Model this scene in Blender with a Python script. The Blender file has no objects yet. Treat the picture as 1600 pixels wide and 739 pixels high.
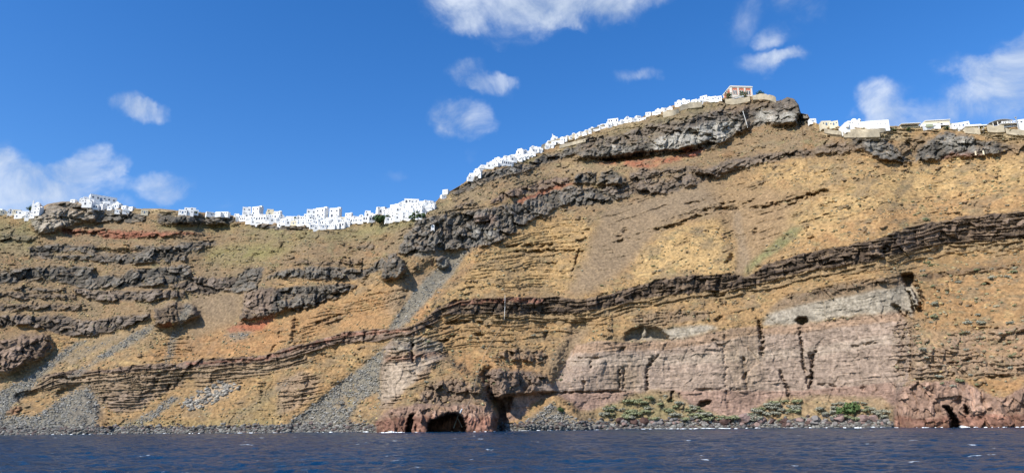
import bpy, math, random
import numpy as np
from mathutils import Matrix, Vector, Euler
R = math.radians
scene = bpy.context.scene
COL = scene.collection

# ------------------------------------------------------------------ camera
F = 1100.0                    # focal length in photo pixels (photo 1600 wide)
PITCH, ROLL, HC = 14.85, -0.62, 3.2
rot = Euler((R(90 + PITCH), 0, 0)).to_matrix() @ Matrix.Rotation(R(ROLL), 3, 'Z')
cam_data = bpy.data.cameras.new('camera')
cam_data.sensor_width = 36; cam_data.lens = F / 1600 * 36
cam_data.clip_start = 0.5; cam_data.clip_end = 30000
cam = bpy.data.objects.new('camera', cam_data); COL.objects.link(cam)
cam.matrix_world = Matrix.Translation((0, 0, HC)) @ rot.to_4x4()
scene.camera = cam
RM = np.array(rot)

def ray(px, py):
    v = RM @ np.array([(px - 800) / F, (369.5 - py) / F, -1.0]); return v / np.linalg.norm(v)

# ------------------------------------------------------------------ light
SUN_EL, SUN_AZ = 44.0, -47.0   # azimuth of the sun measured from behind the viewer, negative = left
sx, sy = math.sin(R(SUN_AZ)), -math.cos(R(SUN_AZ))
sun_dir = Vector((sx * math.cos(R(SUN_EL)), sy * math.cos(R(SUN_EL)), math.sin(R(SUN_EL))))
sd = bpy.data.lights.new('sun', 'SUN'); sd.energy = 4.6; sd.angle = R(0.5); sd.color = (1, 0.955, 0.88)
so = bpy.data.objects.new('sun', sd); COL.objects.link(so)
so.rotation_euler = sun_dir.to_track_quat('Z', 'Y').to_euler(); so.location = (-300, -300, 500)
scene.view_settings.view_transform = 'Standard'; scene.view_settings.look = 'None'
scene.view_settings.gamma = 1; scene.view_settings.exposure = 0.42
SKY = 0.085

world = bpy.data.worlds.new('World'); scene.world = world; world.use_nodes = True
nt = world.node_tree; nt.nodes.clear()
def N(tree, typ, **kw):
    n = tree.nodes.new(typ)
    for k, v in kw.items():
        if k.startswith('i_'): n.inputs[k[2:].replace('_', ' ')].default_value = v
        elif k[0] == 'n' and k[1:].isdigit(): n.inputs[int(k[1:])].default_value = v
        else: setattr(n, k, v)
    return n
def LK(tree, a, b): tree.links.new(a, b)
def MATH(tree, op, a, b=None, clamp=False):
    n = tree.nodes.new('ShaderNodeMath'); n.operation = op; n.use_clamp = clamp
    for i, v in enumerate((a, b)):
        if v is None: continue
        if isinstance(v, (int, float)): n.inputs[i].default_value = v
        else: tree.links.new(v, n.inputs[i])
    return n.outputs[0]
sky = N(nt, 'ShaderNodeTexSky', sky_type='NISHITA', sun_disc=False, sun_elevation=R(SUN_EL),
        sun_rotation=math.atan2(sun_dir.x, sun_dir.y), altitude=0, air_density=1.0, dust_density=0.3, ozone_density=3.0)
hsv = N(nt, 'ShaderNodeHueSaturation', i_Hue=0.509, i_Saturation=1.34, i_Value=1.7)
LK(nt, sky.outputs[0], hsv.inputs['Color'])
geo = N(nt, 'ShaderNodeTexCoord'); DIR = geo.outputs['Generated']
# clouds: (px, py, half width px, half height px, weight)
CL = [(735,-8,78,52,1.0),(800,0,95,58,1.1),(870,-5,110,42,1.0),(965,-6,75,32,.8),
      (85,288,88,40,1.0),(10,278,66,46,1.0),(140,262,40,26,.9),(40,322,130,34,1.0),
      (246,292,46,30,1.0),(180,160,32,22,.75),(210,176,32,18,.65),
      (740,112,32,26,.75),(775,132,34,20,.68),(722,190,48,32,.95),
      (995,118,38,16,.55),(1200,98,46,22,.62),(1238,92,28,14,.55),(1222,54,26,18,.55),(1245,12,38,26,.5),(1175,30,26,30,.35),
      (1500,112,50,26,.8),(1570,125,70,40,1.0),(1610,110,60,55,1.0),(1545,165,90,38,.95),(1385,160,40,36,.75),(1410,190,70,28,.7),(1556,80,22,20,.4),(1596,68,24,22,.55),
      (615,267,22,10,.22),(735,247,12,12,.2),(345,325,26,10,.3)]
wn = N(nt, 'ShaderNodeTexNoise', i_Scale=9.0, i_Detail=5.0, i_Roughness=0.6); LK(nt, DIR, wn.inputs['Vector'])
wv = N(nt, 'ShaderNodeVectorMath', operation='SUBTRACT'); LK(nt, wn.outputs['Color'], wv.inputs[0]); wv.inputs[1].default_value = (.5, .5, .5)
wsc = N(nt, 'ShaderNodeVectorMath', operation='MULTIPLY'); LK(nt, wv.outputs[0], wsc.inputs[0]); wsc.inputs[1].default_value = (.10, .10, .08)
wad = N(nt, 'ShaderNodeVectorMath', operation='ADD'); LK(nt, wsc.outputs[0], wad.inputs[0]); LK(nt, DIR, wad.inputs[1]); DIRO = DIR
total = None
for (cx, cy, w, h, k) in CL:
    c = ray(cx, cy); a = ray(cx + 5, cy) - ray(cx - 5, cy); a /= np.linalg.norm(a)
    b = np.cross(a, c)
    if b[2] < 0: b = -b
    cosax = math.cos(math.atan(math.hypot((cx-800)/F, (cy-369.5)/F)))
    s = cosax ** 1.5
    da = N(nt, 'ShaderNodeVectorMath', operation='DOT_PRODUCT'); LK(nt, wad.outputs[0], da.inputs[0]); da.inputs[1].default_value = tuple(a * F / (w * s * 1.25))
    db = N(nt, 'ShaderNodeVectorMath', operation='DOT_PRODUCT'); LK(nt, wad.outputs[0], db.inputs[0]); db.inputs[1].default_value = tuple(b * F / (h * s * 1.25))
    dc = N(nt, 'ShaderNodeVectorMath', operation='DOT_PRODUCT'); LK(nt, DIR, dc.inputs[0]); dc.inputs[1].default_value = tuple(c)
    oa = float(np.dot(c, a)) * F / (w * s * 1.25)
    ob = float(np.dot(c, b)) * F / (h * s * 1.25)
    da2 = MATH(nt, 'SUBTRACT', da.outputs['Value'], oa); db2 = MATH(nt, 'SUBTRACT', db.outputs['Value'], ob)
    q = MATH(nt, 'ADD', MATH(nt, 'MULTIPLY', da2, da2), MATH(nt, 'MULTIPLY', db2, db2))
    v = MATH(nt, 'MULTIPLY', MATH(nt, 'SUBTRACT', 1.0, q, True), k)
    v = MATH(nt, 'MULTIPLY', v, MATH(nt, 'GREATER_THAN', dc.outputs['Value'], 0.0))
    total = v if total is None else MATH(nt, 'MAXIMUM', total, v) if False else MATH(nt, 'ADD', total, v)
cn = N(nt, 'ShaderNodeTexNoise', i_Scale=13.0, i_Detail=9.0, i_Roughness=0.6, i_Distortion=0.5); LK(nt, DIR, cn.inputs['Vector'])
cn2 = N(nt, 'ShaderNodeTexNoise', i_Scale=7.0, i_Detail=5.0, i_Roughness=0.6); LK(nt, DIR, cn2.inputs['Vector'])
t1 = MATH(nt, 'MINIMUM', total, 1.25)
tn = MATH(nt, 'ADD', t1, MATH(nt, 'MULTIPLY', MATH(nt, 'SUBTRACT', cn.outputs['Fac'], 0.43), 5.0))
edge = N(nt, 'ShaderNodeMapRange', interpolation_type='SMOOTHSTEP', n1=-0.1, n2=2.6); LK(nt, tn, edge.inputs[0])
gate = N(nt, 'ShaderNodeMapRange', interpolation_type='SMOOTHSTEP', n1=0.0, n2=0.6); LK(nt, total, gate.inputs[0])
cov = MATH(nt, 'MULTIPLY', MATH(nt, 'MULTIPLY', edge.outputs[0], gate.outputs[0]), 0.93)
cc = N(nt, 'ShaderNodeMix', data_type='RGBA'); ccr = N(nt, 'ShaderNodeMapRange', interpolation_type='SMOOTHSTEP', n1=0.36, n2=0.66); LK(nt, MATH(nt, 'ADD', MATH(nt, 'MULTIPLY', cn2.outputs['Fac'], .5), MATH(nt, 'MULTIPLY', cn.outputs['Fac'], .5)), ccr.inputs[0]); LK(nt, ccr.outputs[0], cc.inputs['Factor'])
cs = 1.0 / SKY
cc.inputs['A'].default_value = (0.34*cs, 0.42*cs, 0.55*cs, 1); cc.inputs['B'].default_value = (0.62*cs, 0.68*cs, 0.78*cs, 1)
mx = N(nt, 'ShaderNodeMix', data_type='RGBA'); LK(nt, cov, mx.inputs['Factor']); LK(nt, hsv.outputs[0], mx.inputs['A']); LK(nt, cc.outputs['Result'], mx.inputs['B'])
bg = N(nt, 'ShaderNodeBackground', i_Strength=SKY); LK(nt, mx.outputs['Result'], bg.inputs['Color'])
wo = N(nt, 'ShaderNodeOutputWorld'); LK(nt, bg.outputs[0], wo.inputs[0])

# ------------------------------------------------------------------ helpers
def finish(o, kind=None, label=None, cat=None, group=None):
    if kind: o['kind'] = kind
    if label: o['label'] = label
    if cat: o['category'] = cat
    if group: o['group'] = group
    return o
def link(name, me, mats, parent=None, loc=(0, 0, 0), rotz=0):
    o = bpy.data.objects.new(name, me); COL.objects.link(o)
    for m in (mats if isinstance(mats, (list, tuple)) else [mats]):
        if me and m.name not in [x.name for x in me.materials]: me.materials.append(m)
    if parent: o.parent = parent
    o.location = loc; o.rotation_euler = (0, 0, rotz); return o
_pt = {}
def perm(seed):
    if seed not in _pt:
        rg = np.random.RandomState(seed); p = rg.permutation(256); an = rg.rand(256) * 2 * np.pi
        _pt[seed] = (np.concatenate([p, p]), np.cos(an).astype(np.float32), np.sin(an).astype(np.float32), rg.rand(256).astype(np.float32), rg.rand(256).astype(np.float32))
    return _pt[seed]
def pn(x, y, seed=0):                       # gradient noise, about -1..1
    p, ca, sa, _, _ = perm(seed)
    xi = np.floor(x).astype(np.int64); yi = np.floor(y).astype(np.int64)
    fx = (x - xi).astype(np.float32); fy = (y - yi).astype(np.float32)
    u = fx*fx*fx*(fx*(fx*6-15)+10); v = fy*fy*fy*(fy*(fy*6-15)+10)
    def g(ix, iy, dx, dy):
        h = p[(p[ix & 255] + iy) & 255]; return ca[h]*dx + sa[h]*dy
    a = g(xi, yi, fx, fy); b = g(xi+1, yi, fx-1, fy); c = g(xi, yi+1, fx, fy-1); d = g(xi+1, yi+1, fx-1, fy-1)
    return ((a + u*(b-a)) + v*((c + u*(d-c)) - (a + u*(b-a)))) * 1.45
def fbm(x, y, n=4, seed=0, gain=0.5):
    s = 0; a = 1; t = 0
    for i in range(n):
        s = s + a*pn(x, y, seed+i*7); t += a; x = x*2.03+17.1; y = y*2.03+5.3; a *= gain
    return s / t
def ridged(x, y, n=3, seed=0):
    s = 0; a = 1; t = 0
    for i in range(n):
        s = s + a*(1-np.abs(pn(x, y, seed+i*5))*1.6); t += a; x = x*2.1+3.1; y = y*2.1+9.3; a *= .5
    return s / t
def worley(x, y, seed=0):                   # F1, F2, cell value
    p, _, _, rx, ry = perm(seed)
    xi = np.floor(x).astype(np.int64); yi = np.floor(y).astype(np.int64)
    f1 = np.full(x.shape, 9., np.float32); f2 = f1.copy(); cv = np.zeros(x.shape, np.float32)
    for dx in (-1, 0, 1):
        for dy in (-1, 0, 1):
            h = p[(p[(xi+dx) & 255] + (yi+dy)) & 255]
            d = ((xi+dx+rx[h]-x)**2 + (yi+dy+ry[h]-y)**2).astype(np.float32)
            n = d < f1
            f2 = np.where(n, f1, np.minimum(f2, d)); cv = np.where(n, rx[(h*7+13) & 255], cv); f1 = np.where(n, d, f1)
    return np.sqrt(f1), np.sqrt(f2), cv
def smooth(e0, e1, x):
    t = np.clip((x-e0)/(e1-e0), 0, 1); return t*t*(3-2*t)
def gblur(a, sig, axis):
    n = int(sig*3)+1; k = np.exp(-0.5*(np.arange(-n, n+1)/sig)**2); k /= k.sum()
    pad = [(0, 0)]*a.ndim; pad[axis] = (n, n); b = np.pad(a, pad, mode='edge'); out = np.zeros_like(a)
    L_ = a.shape[axis]
    for i, w in enumerate(k):
        sl = [slice(None)]*a.ndim; sl[axis] = slice(i, i+L_); out += w*b[tuple(sl)]
    return out
def srgb(r, g, b):
    f = lambda c: (c/255/12.92) if c/255 <= .04045 else ((c/255+.055)/1.055)**2.4
    return (f(r), f(g), f(b))
# ------------------------------------------------------------------ the geology, traced as bands and patches
PX0, PY0, MW, MH = -300, 100, 2200, 620
def pline(pts): xs, ys = zip(*pts); return lambda x: np.interp(x, xs, ys)
RIDGE = pline([(-300,352),(0,331),(50,331),(60,327),(74,319),(84,317),(98,315),(120,315),(160,317),(190,323),(215,326),(250,326),(300,331),(350,334),(370,338),(390,336),(425,338),(440,342),(478,344),(490,341),(545,342),(562,342),(580,336),(600,328),(630,320),(665,317),(680,316),(690,306),(710,295),(722,288),(735,278),(754,264),(770,256),(790,248),(817,238),(846,230),(866,222),(881,217),(900,212),(920,205),(944,197),(960,191),(975,188),(1000,185),(1018,176),(1036,172),(1045,167),(1056,164),(1066,161),(1080,159),(1097,156),(1110,155),(1130,153),(1160,150),(1200,152),(1213,158),(1221,157),(1230,152),(1241,155),(1248,164),(1251,177),(1262,179),(1268,190),(1279,194),(1290,197),(1315,198),(1345,200),(1384,197),(1430,198),(1480,199),(1530,202),(1545,197),(1585,196),(1600,200),(1900,210)])
LA = pline([(-300,660),(0,625),(100,592),(270,576),(420,566),(500,545),(640,522),(720,492),(800,496),(900,496),(1000,475),(1150,454),(1300,420),(1400,400),(1470,383),(1600,375),(1900,360)])
LB = pline([(-300,440),(0,425),(200,420),(400,415),(560,415),(620,396),(700,345),(850,292),(1000,272),(1150,243),(1300,232),(1430,254),(1560,242),(1900,235)])
SHORE = pline([(-300,685),(0,680),(200,677),(430,672),(600,671),(760,668),(900,666),(1200,665),(1400,665),(1600,667),(1900,670)])
yy, xx = np.mgrid[0:MH, 0:MW].astype(np.float32); gx = xx + PX0; gy = yy + PY0
C = {  # albedos
 'ochre': srgb(176,137,84), 'gold': srgb(200,161,97), 'brown': srgb(141,115,82), 'tan': srgb(164,138,100), 'orange': srgb(180,130,76),
 'lava': srgb(101,96,91), 'lavab': srgb(108,96,88), 'lavalight': srgb(188,184,178), 'purple': srgb(130,108,94), 'band': srgb(84,70,60), 'red': srgb(150,82,60), 'redhot': srgb(178,92,58),
 'pink': srgb(174,149,132), 'pink2': srgb(168,132,115), 'cream': srgb(196,178,158), 'ash': srgb(172,162,148), 'ashdark': srgb(134,112,90),
 'talus': srgb(125,119,107), 'talusbrown': srgb(146,124,98), 'green': srgb(122,122,76), 'lime': srgb(138,136,72), 'redcliff': srgb(136,88,70), 'tufflayer': srgb(158,134,110), 'sand': srgb(190,166,124)}
#           slope r, protrusion, columnar, blocky, bedding, tufts
K = {'slope':(1.05, 0, 0, .12, .12, 1), 'soft':(1.1, 0, 0, .1, .0, .6), 'lava':(.45, 2.6, .9, 1.0, .15, .1), 'block':(.5, 1.8, .35, 1.3, .15, .15),
     'wall':(.12, .6, .12, .16, .12, 0), 'strata':(.45, 1.5, .2, .35, .9, .2), 'band':(.3, 2.4, .35, .6, .8, 0), 'talus':(1.0, 0, 0, .12, 0, 0), 'veg':(1.0, 0, 0, .3, .1, .8),
     'rough':(.6, 1, .3, .8, .7, .5), 'head':(.25, 3, .5, .5, 0, 0)}
lay = {k: np.zeros((MH, MW), np.float32) for k in 'R G B r prot col blk bed tuft tal'.split()}
def put(mask, cname, kname, mix=1.0):
    c = C[cname]
    for i, ch in enumerate('RGB'): lay[ch] += mask*mix*(c[i]-lay[ch])
    lay['tal'] += mask*mix*((1.0 if cname == 'talus' else 0.0)-lay['tal'])
    if kname:
        for ch, v in zip(('r', 'prot', 'col', 'blk', 'bed', 'tuft'), K[kname]): lay[ch] += mask*(v-lay[ch])
def polymask(pts, soft=1.2):
    p = np.array(pts, np.float32); m = int(soft*4+3)
    x0 = max(int(p[:, 0].min()-PX0-m), 0); x1 = min(int(p[:, 0].max()-PX0+m), MW); y0 = max(int(p[:, 1].min()-PY0-m), 0); y1 = min(int(p[:, 1].max()-PY0+m), MH)
    X = gx[y0:y1, x0:x1]; Y = gy[y0:y1, x0:x1]; ins = np.zeros(X.shape, bool)
    for i in range(len(p)):
        ax, ay = p[i]; bx, by = p[(i+1) % len(p)]
        if ay == by: continue
        ins ^= ((ay > Y) != (by > Y)) & (X < (bx-ax)*(Y-ay)/(by-ay)+ax)
    f = gblur(gblur(ins.astype(np.float32), soft, 0), soft, 1)
    full = np.zeros((MH, MW), np.float32); full[y0:y1, x0:x1] = f; return full
def paint(cname, kname, pts, soft=1.2, mix=1.0): put(polymask(pts, soft), cname, kname, mix)
def bandmask(top, bot, x0=None, x1=None, soft=1.0):
    t = pline(top)(gx); b = pline(bot)(gx); x0 = x0 if x0 is not None else top[0][0]; x1 = x1 if x1 is not None else top[-1][0]
    return smooth(-soft, soft, gy-t)*smooth(-soft, soft, b-gy)*smooth(x0-3, x0+3, gx)*smooth(x1+3, x1-3, gx)*1.0
put(np.ones((MH, MW), np.float32), 'ochre', 'slope')
# broad tones
paint('brown','slope',[(-300,340),(60,338),(250,330),(560,350),(700,300),(700,400),(600,420),(430,440),(380,500),(240,500),(0,520),(-300,560)],14)
paint('brown','slope',[(680,310),(900,215),(1130,150),(1220,150),(1300,210),(1340,262),(1250,250),(1200,262),(1100,300),(1000,330),(900,350),(800,320)],8,.95)
paint('green','veg',[(-300,342),(60,340),(50,400),(0,390),(-300,400)],8,.6)
paint('green','veg',[(380,350),(520,362),(600,345),(680,322),(730,290),(700,330),(600,370),(480,378),(380,366)],6,.7)
paint('lime','veg',[(310,395),(360,385),(440,378),(470,385),(400,410),(330,412)],7,.65)
paint('green','veg',[(240,345),(380,350),(360,362),(250,360)],4,.6)
paint('green','veg',[(790,255),(860,240),(900,230),(860,250),(800,266)],3,.7)
paint('green','veg',[(870,236),(940,206),(1030,182),(1060,175),(1020,205),(960,215),(900,232)],4,.6)
paint('green','veg',[(1080,168),(1140,160),(1190,158),(1150,178),(1090,182),(1040,200),(1020,195)],5,.7)
paint('tan','slope',[(740,300),(840,262),(910,250),(1000,262),(960,275),(860,272),(780,300),(730,322)],5,.8)
paint('tan','slope',[(700,300),(760,290),(770,320),(700,330),(665,336)],4,.7)
paint('gold','slope',[(750,395),(800,365),(880,335),(925,345),(925,385),(895,450),(760,455),(700,470),(640,520),(620,540),(690,450)],7,.55)
paint('talusbrown','talus',[(940,325),(1010,310),(1100,290),(1130,320),(1060,345),(1000,400),(940,450),(900,464),(880,464),(915,400)],6,.85)
paint('talusbrown','talus',[(1060,260),(1150,290),(1280,300),(1380,310),(1240,360),(1180,420),(1150,420),(1130,350),(1050,340),(1000,330)],9,.5)
paint('gold','slope',[(1030,365),(1120,345),(1145,370),(1150,425),(1060,432),(990,446),(1000,400)],6,.95)
paint('gold','slope',[(1180,262),(1240,245),(1320,255),(1360,262),(1300,290),(1220,290),(1190,285)],7,.7)
paint('gold','slope',[(1240,325),(1340,280),(1430,260),(1600,246),(1900,240),(1900,330),(1600,325),(1480,335),(1350,365),(1230,385)],10,.85)
paint('orange','slope',[(1350,340),(1450,310),(1600,300),(1900,300),(1900,332),(1600,328),(1480,337),(1360,366),(1280,384),(1250,376)],9,.7)
paint('orange','slope',[(1440,440),(1600,400),(1900,400),(1900,600),(1600,600),(1440,560),(1424,500)],10,.4)
paint('orange','slope',[(690,560),(760,545),(850,560),(870,590),(780,590),(690,600)],7,.6)
paint('talusbrown','talus',[(1145,330),(1158,330),(1166,380),(1176,410),(1160,432),(1148,430),(1152,390)],3,.8)
paint('green','veg',[(1235,357),(1258,352),(1240,375),(1190,410),(1160,432),(1172,412)],2.5,.95)
paint('orange','soft',[(215,560),(290,530),(350,512),(400,500),(440,497),(450,530),(420,552),(300,562)],5,.9)
paint('orange','soft',[(440,500),(530,470),(610,450),(640,440),(600,512),(500,530),(450,542)],6,.6)
paint('talusbrown','talus',[(632,430),(690,420),(680,440),(640,470),(610,500),(600,470)],6,.8)
paint('tan','slope',[(0,580),(140,528),(260,500),(300,500),(200,560),(60,600),(0,650)],5,.7)
paint('talusbrown','talus',[(895,505),(930,500),(900,560),(880,590),(865,600),(850,570)],5,.8)
paint('talusbrown','talus',[(300,460),(380,455),(375,500),(330,520),(290,540),(290,500)],6,.7)
# left upper lavas
paint('lavalight','lava',[(57,362),(47,346),(62,331),(78,318),(95,314),(130,316),(145,322),(150,344),(116,348),(89,360),(70,366)],1.2,.55)
paint('lava','block',[(62,331),(80,318),(110,316),(160,322),(140,332),(110,326),(84,332),(60,345)],1.5,.7)
paint('lava','block',[(146,325),(189,327),(227,336),(225,347),(189,348),(146,347)])
paint('red','block',[(95,360),(141,358),(216,360),(300,362),(318,366),(257,369),(195,373),(162,371),(141,366),(100,368)],1.5,.85)
paint('lava','block',[(249,332),(262,330),(275,336),(360,336),(371,344),(365,350),(298,352),(249,350)])
paint('lava','block',[(393,348),(440,350),(490,356),(484,360),(430,359),(395,355)])
paint('lava','block',[(0,366),(40,364),(60,372),(40,378),(0,380)],1.5,.5)
paint('lava','lava',[(43,388),(70,383),(100,381),(119,385),(141,382),(162,393),(189,398),(219,383),(271,385),(276,379),(341,377),(341,382),(298,393),(287,409),(268,409),(238,409),(187,413),(141,406),(89,405),(46,401)])
paint('brown','slope',[(80,394),(120,392),(140,396),(120,399),(85,398)],1,.8)
paint('brown','slope',[(120,388),(190,391),(225,392),(215,397),(160,396)],1,.3)
paint('lava','lava',[(-300,430),(0,423),(65,416),(146,417),(152,431),(162,433),(189,431),(206,420),(235,420),(295,412),(298,431),(268,444),(230,448),(173,448),(135,452),(108,444),(68,436),(0,444),(-300,455)])
paint('lavab','lava',[(268,446),(298,433),(373,433),(376,450),(325,460),(298,455)],1.2)
paint('lavab','lava',[(114,450),(189,454),(271,452),(292,455),(292,469),(244,469),(157,471),(116,458)],1.2)
paint('lavab','block',[(-300,470),(0,456),(116,460),(118,467),(60,466),(0,469),(-300,480)],1.2,.8)
paint('lavab','block',[(-300,490),(0,474),(60,476),(128,475),(122,484),(60,483),(0,486),(-300,500)],1.2,.8)
paint('lava','block',[(10,448),(60,450),(100,452),(100,456),(40,455)],1.0,.8)
paint('lavab','lava',[(-300,510),(0,493),(94,493),(136,500),(236,489),(236,497),(159,524),(99,525),(68,514),(34,507),(0,510),(-300,530)])
paint('brown','slope',[(-300,525),(0,512),(40,511),(99,528),(20,528),(-300,545)],2,.6)
paint('lavab','lava',[(241,508),(240,484),(262,470),(300,476),(313,492),(300,500),(270,507)],1.0,.8)
paint('tan','slope',[(245,485),(256,466),(292,466),(300,473),(262,473)],1.5,.8)
paint('purple','lava',[(-300,550),(0,531),(34,523),(74,523),(80,542),(62,562),(37,568),(14,584),(0,582),(-300,600)],1.4)
paint('lava','lava',[(374,498),(384,458),(409,447),(433,452),(463,447),(490,447),(522,444),(560,444),(533,463),(501,474),(474,484),(449,482),(414,495),(378,500)],1.2)
paint('purple','lava',[(374,500),(384,458),(409,447),(428,452),(424,480),(410,497)],2,.75)
paint('lava','lava',[(409,438),(438,422),(482,417),(528,417),(566,420),(571,431),(560,437),(512,437),(441,433)])
paint('lava','block',[(566,424),(604,398),(620,393),(616,409),(596,423),(571,431)])
paint('lava','block',[(360,446),(380,420),(414,417),(409,433),(400,452),(375,457),(360,457)])
paint('lavab','block',[(440,410),(480,406),(500,410),(560,404),(566,410),(530,414),(470,414)],1.3,.6)
paint('lava','block',[(557,384),(575,378),(590,384),(580,389),(560,390)],1.3,.6)
paint('lava','lava',[(596,437),(598,414),(606,400),(617,398),(630,408),(636,423),(622,434)],1)
paint('lava','block',[(682,403),(694,400),(702,412),(695,419),(684,417)],1)
# central lava body
paint('lava','lava',[(622,396),(631,368),(646,350),(656,337),(700,328),(738,324),(771,323),(819,314),(842,302),(866,296),(896,290),(938,296),(975,302),(984,306),(952,317),(908,320),(878,321),(854,335),(819,353),(795,370),(771,382),(735,388),(700,391),(658,400),(640,400)],1.3)
paint('redcliff','lava',[(740,338),(775,336),(772,352),(745,350)],4,.4)
paint('lavalight','lava',[(728,378),(735,355),(755,352),(770,362),(765,378),(740,383)],3,.35)
paint('cream','talus',[(290,632),(320,610),(350,598),(372,602),(350,620),(300,640)],4,.3)
paint('tan','slope',[(662,336),(700,330),(738,325),(771,322),(771,325),(738,328),(700,333),(664,340)],.8,.9)
paint('purple','block',[(762,317),(789,299),(830,290),(872,275),(890,278),(890,287),(860,296),(807,308),(771,318)],1.2)
paint('redhot','soft',[(800,316),(842,300),(880,288),(900,286),(880,293),(845,303),(812,316)],1.2,.8)
paint('lavab','block',[(705,324),(740,313),(745,318),(718,326)],1)
paint('lava','block',[(894,286),(902,272),(926,269),(931,284),(929,287)],1)
paint('lava','block',[(929,286),(938,269),(955,266),(976,278),(978,288),(938,288)],1)
paint('lavab','block',[(940,292),(975,288),(990,292),(984,305),(950,302)],1.2)
paint('lavab','block',[(985,303),(985,270),(1000,262),(1030,264),(1083,259),(1098,265),(1137,250),(1208,239),(1268,233),(1268,242),(1220,251),(1190,254),(1143,269),(1119,278),(1074,293),(1045,302),(1000,305)],1.6,.9)
paint('brown','slope',[(1010,275),(1090,267),(1120,262),(1080,275),(1020,282)],3,.7)
paint('lavab','block',[(1050,275),(1110,263),(1160,250),(1155,262),(1110,280),(1060,292)],2,.8)
# summit lava
paint('lava','lava',[(700,304),(729,286),(753,268),(789,262),(830,252),(848,242),(870,238),(898,228),(906,240),(880,247),(850,256),(820,267),(790,275),(760,285),(740,297),(715,305)],1.2)
paint('lavalight','lava',[(760,272),(800,262),(830,258),(815,268),(780,277)],3,.35)
paint('lava','lava',[(898,232),(905,214),(960,214),(1010,196),(1060,190),(1120,172),(1190,160),(1215,160),(1230,151),(1247,158),(1251,177),(1264,179),(1269,196),(1240,194),(1200,190),(1172,202),(1150,209),(1120,228),(1080,237),(1040,242),(990,246),(940,252),(905,246)],1.4)
paint('brown','veg',[(905,214),(960,214),(1010,197),(1060,192),(1050,205),(1000,222),(940,228),(900,236)],5,.25)
paint('lavab','block',[(905,222),(960,208),(1030,186),(1110,166),(1190,158),(1240,156),(1245,172),(1180,180),(1100,196),(1040,205),(960,224),(910,236)],4,.55)
paint('lavalight','lava',[(1015,232),(1040,210),(1080,204),(1120,190),(1155,188),(1150,205),(1110,222),(1060,228),(1030,240)],4,.95)
paint('lavalight','lava',[(940,232),(975,225),(1000,236),(970,242)],3,.5)
paint('lavalight','lava',[(1180,190),(1185,172),(1215,178),(1246,174),(1246,190),(1205,189)],3,.9)
paint('redhot','slope',[(925,253),(980,250),(1040,246),(1065,243),(1068,234),(1084,231),(1103,232),(1090,244),(1060,252),(1012,262),(960,258)],1.6,.7)
paint('red','block',[(1064,243),(1067,234),(1076,231),(1084,233),(1092,231),(1103,233),(1095,240),(1080,245)],1)
paint('ashdark','block',[(1120,156),(1160,152),(1200,156),(1215,162),(1190,168),(1150,175),(1120,170)],3,.5)
# right upper
paint('lavab','block',[(1240,243),(1300,226),(1340,215),(1345,238),(1310,238),(1260,247)],2,.6)
paint('lava','lava',[(1332,216),(1348,209),(1381,207),(1388,222),(1413,241),(1432,254),(1402,255),(1375,249),(1351,238),(1335,226)],1.2)
paint('lavalight','lava',[(1352,222),(1378,218),(1384,232),(1398,246),(1370,244),(1356,236)],3,.45)
paint('lava','lava',[(1430,254),(1435,232),(1457,216),(1478,206),(1511,210),(1527,220),(1554,220),(1563,242),(1511,244),(1484,246),(1451,251)],1.2)
paint('lavalight','lava',[(1465,222),(1490,212),(1516,214),(1528,228),(1515,238),(1480,236)],4,.5)
paint('redcliff','block',[(1464,248),(1484,240),(1530,238),(1540,243),(1500,246)],2,.8)
paint('lava','block',[(1392,226),(1430,216),(1462,214),(1450,232),(1434,250),(1415,240)],3,.6)
paint('lavab','block',[(1290,222),(1335,214),(1345,232),(1310,240),(1270,240)],3,.6)
paint('lava','block',[(1552,222),(1580,226),(1575,238),(1556,240)],2,.8)
paint('lavab','block',[(1560,222),(1600,226),(1700,230),(1700,240),(1560,241)],3,.6)
paint('sand','strata',[(1288,203),(1330,209),(1380,209),(1430,212),(1400,219),(1330,213),(1300,214)],1.6,.85)
paint('sand','strata',[(1530,210),(1560,206),(1620,208),(1620,222),(1560,218)],3,.8)
paint('sand','strata',[(205,326),(250,325),(280,330),(276,338),(250,333),(215,333)],1.6,.9)
paint('sand','strata',[(860,238),(905,217),(960,200),(1000,192),(1000,197),(930,210),(880,232),(850,244)],1.6,.7)
# the black band of the right-hand slope
B_top = [(640,512),(690,480),(712,469),(770,464),(880,464),(905,468),(950,459),(1000,444),(1060,431),(1140,427),(1165,431),(1200,411),(1250,397),(1310,386),(1364,375),(1421,354),(1499,340),(1600,329),(1900,318)]
B_bot = [(640,524),(690,494),(712,491),(770,492),(880,492),(905,489),(950,480),(1000,468),(1060,459),(1140,453),(1165,450),(1200,440),(1260,424),(1352,411),(1398,399),(1467,383),(1600,373),(1900,355)]
m = bandmask(B_top, B_bot, 690, 1900, 1.0); put(m, 'band', 'band')
m2 = bandmask([(x, y+2) for x, y in B_top], [(x, y+8) for x, y in B_top], 700, 850, 2.0); put(m2, 'red', None, .45)
m2 = bandmask([(x, y+10) for x, y in B_top], [(x, y-9) for x, y in B_bot], 1350, 1900, 4.0); put(m2, 'purple', None, .4)
B2t = [(60,586),(119,578),(170,577),(213,569),(273,567),(293,562),(369,558),(417,555),(442,544),(488,533),(536,519),(587,513),(644,510),(690,478)]
B2b = [(60,590),(119,587),(170,583),(213,581),(273,578),(293,576),(369,571),(417,568),(445,561),(485,550),(530,538),(587,533),(644,525),(700,492)]
m = bandmask(B2t, B2b, 60, 690, 1.2); put(m, 'purple', 'band')
m2 = bandmask([(x, y+3) for x, y in B2t], [(x, y+8) for x, y in B2t], 290, 640, 1.5); put(m2, 'red', None, .5)
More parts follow.
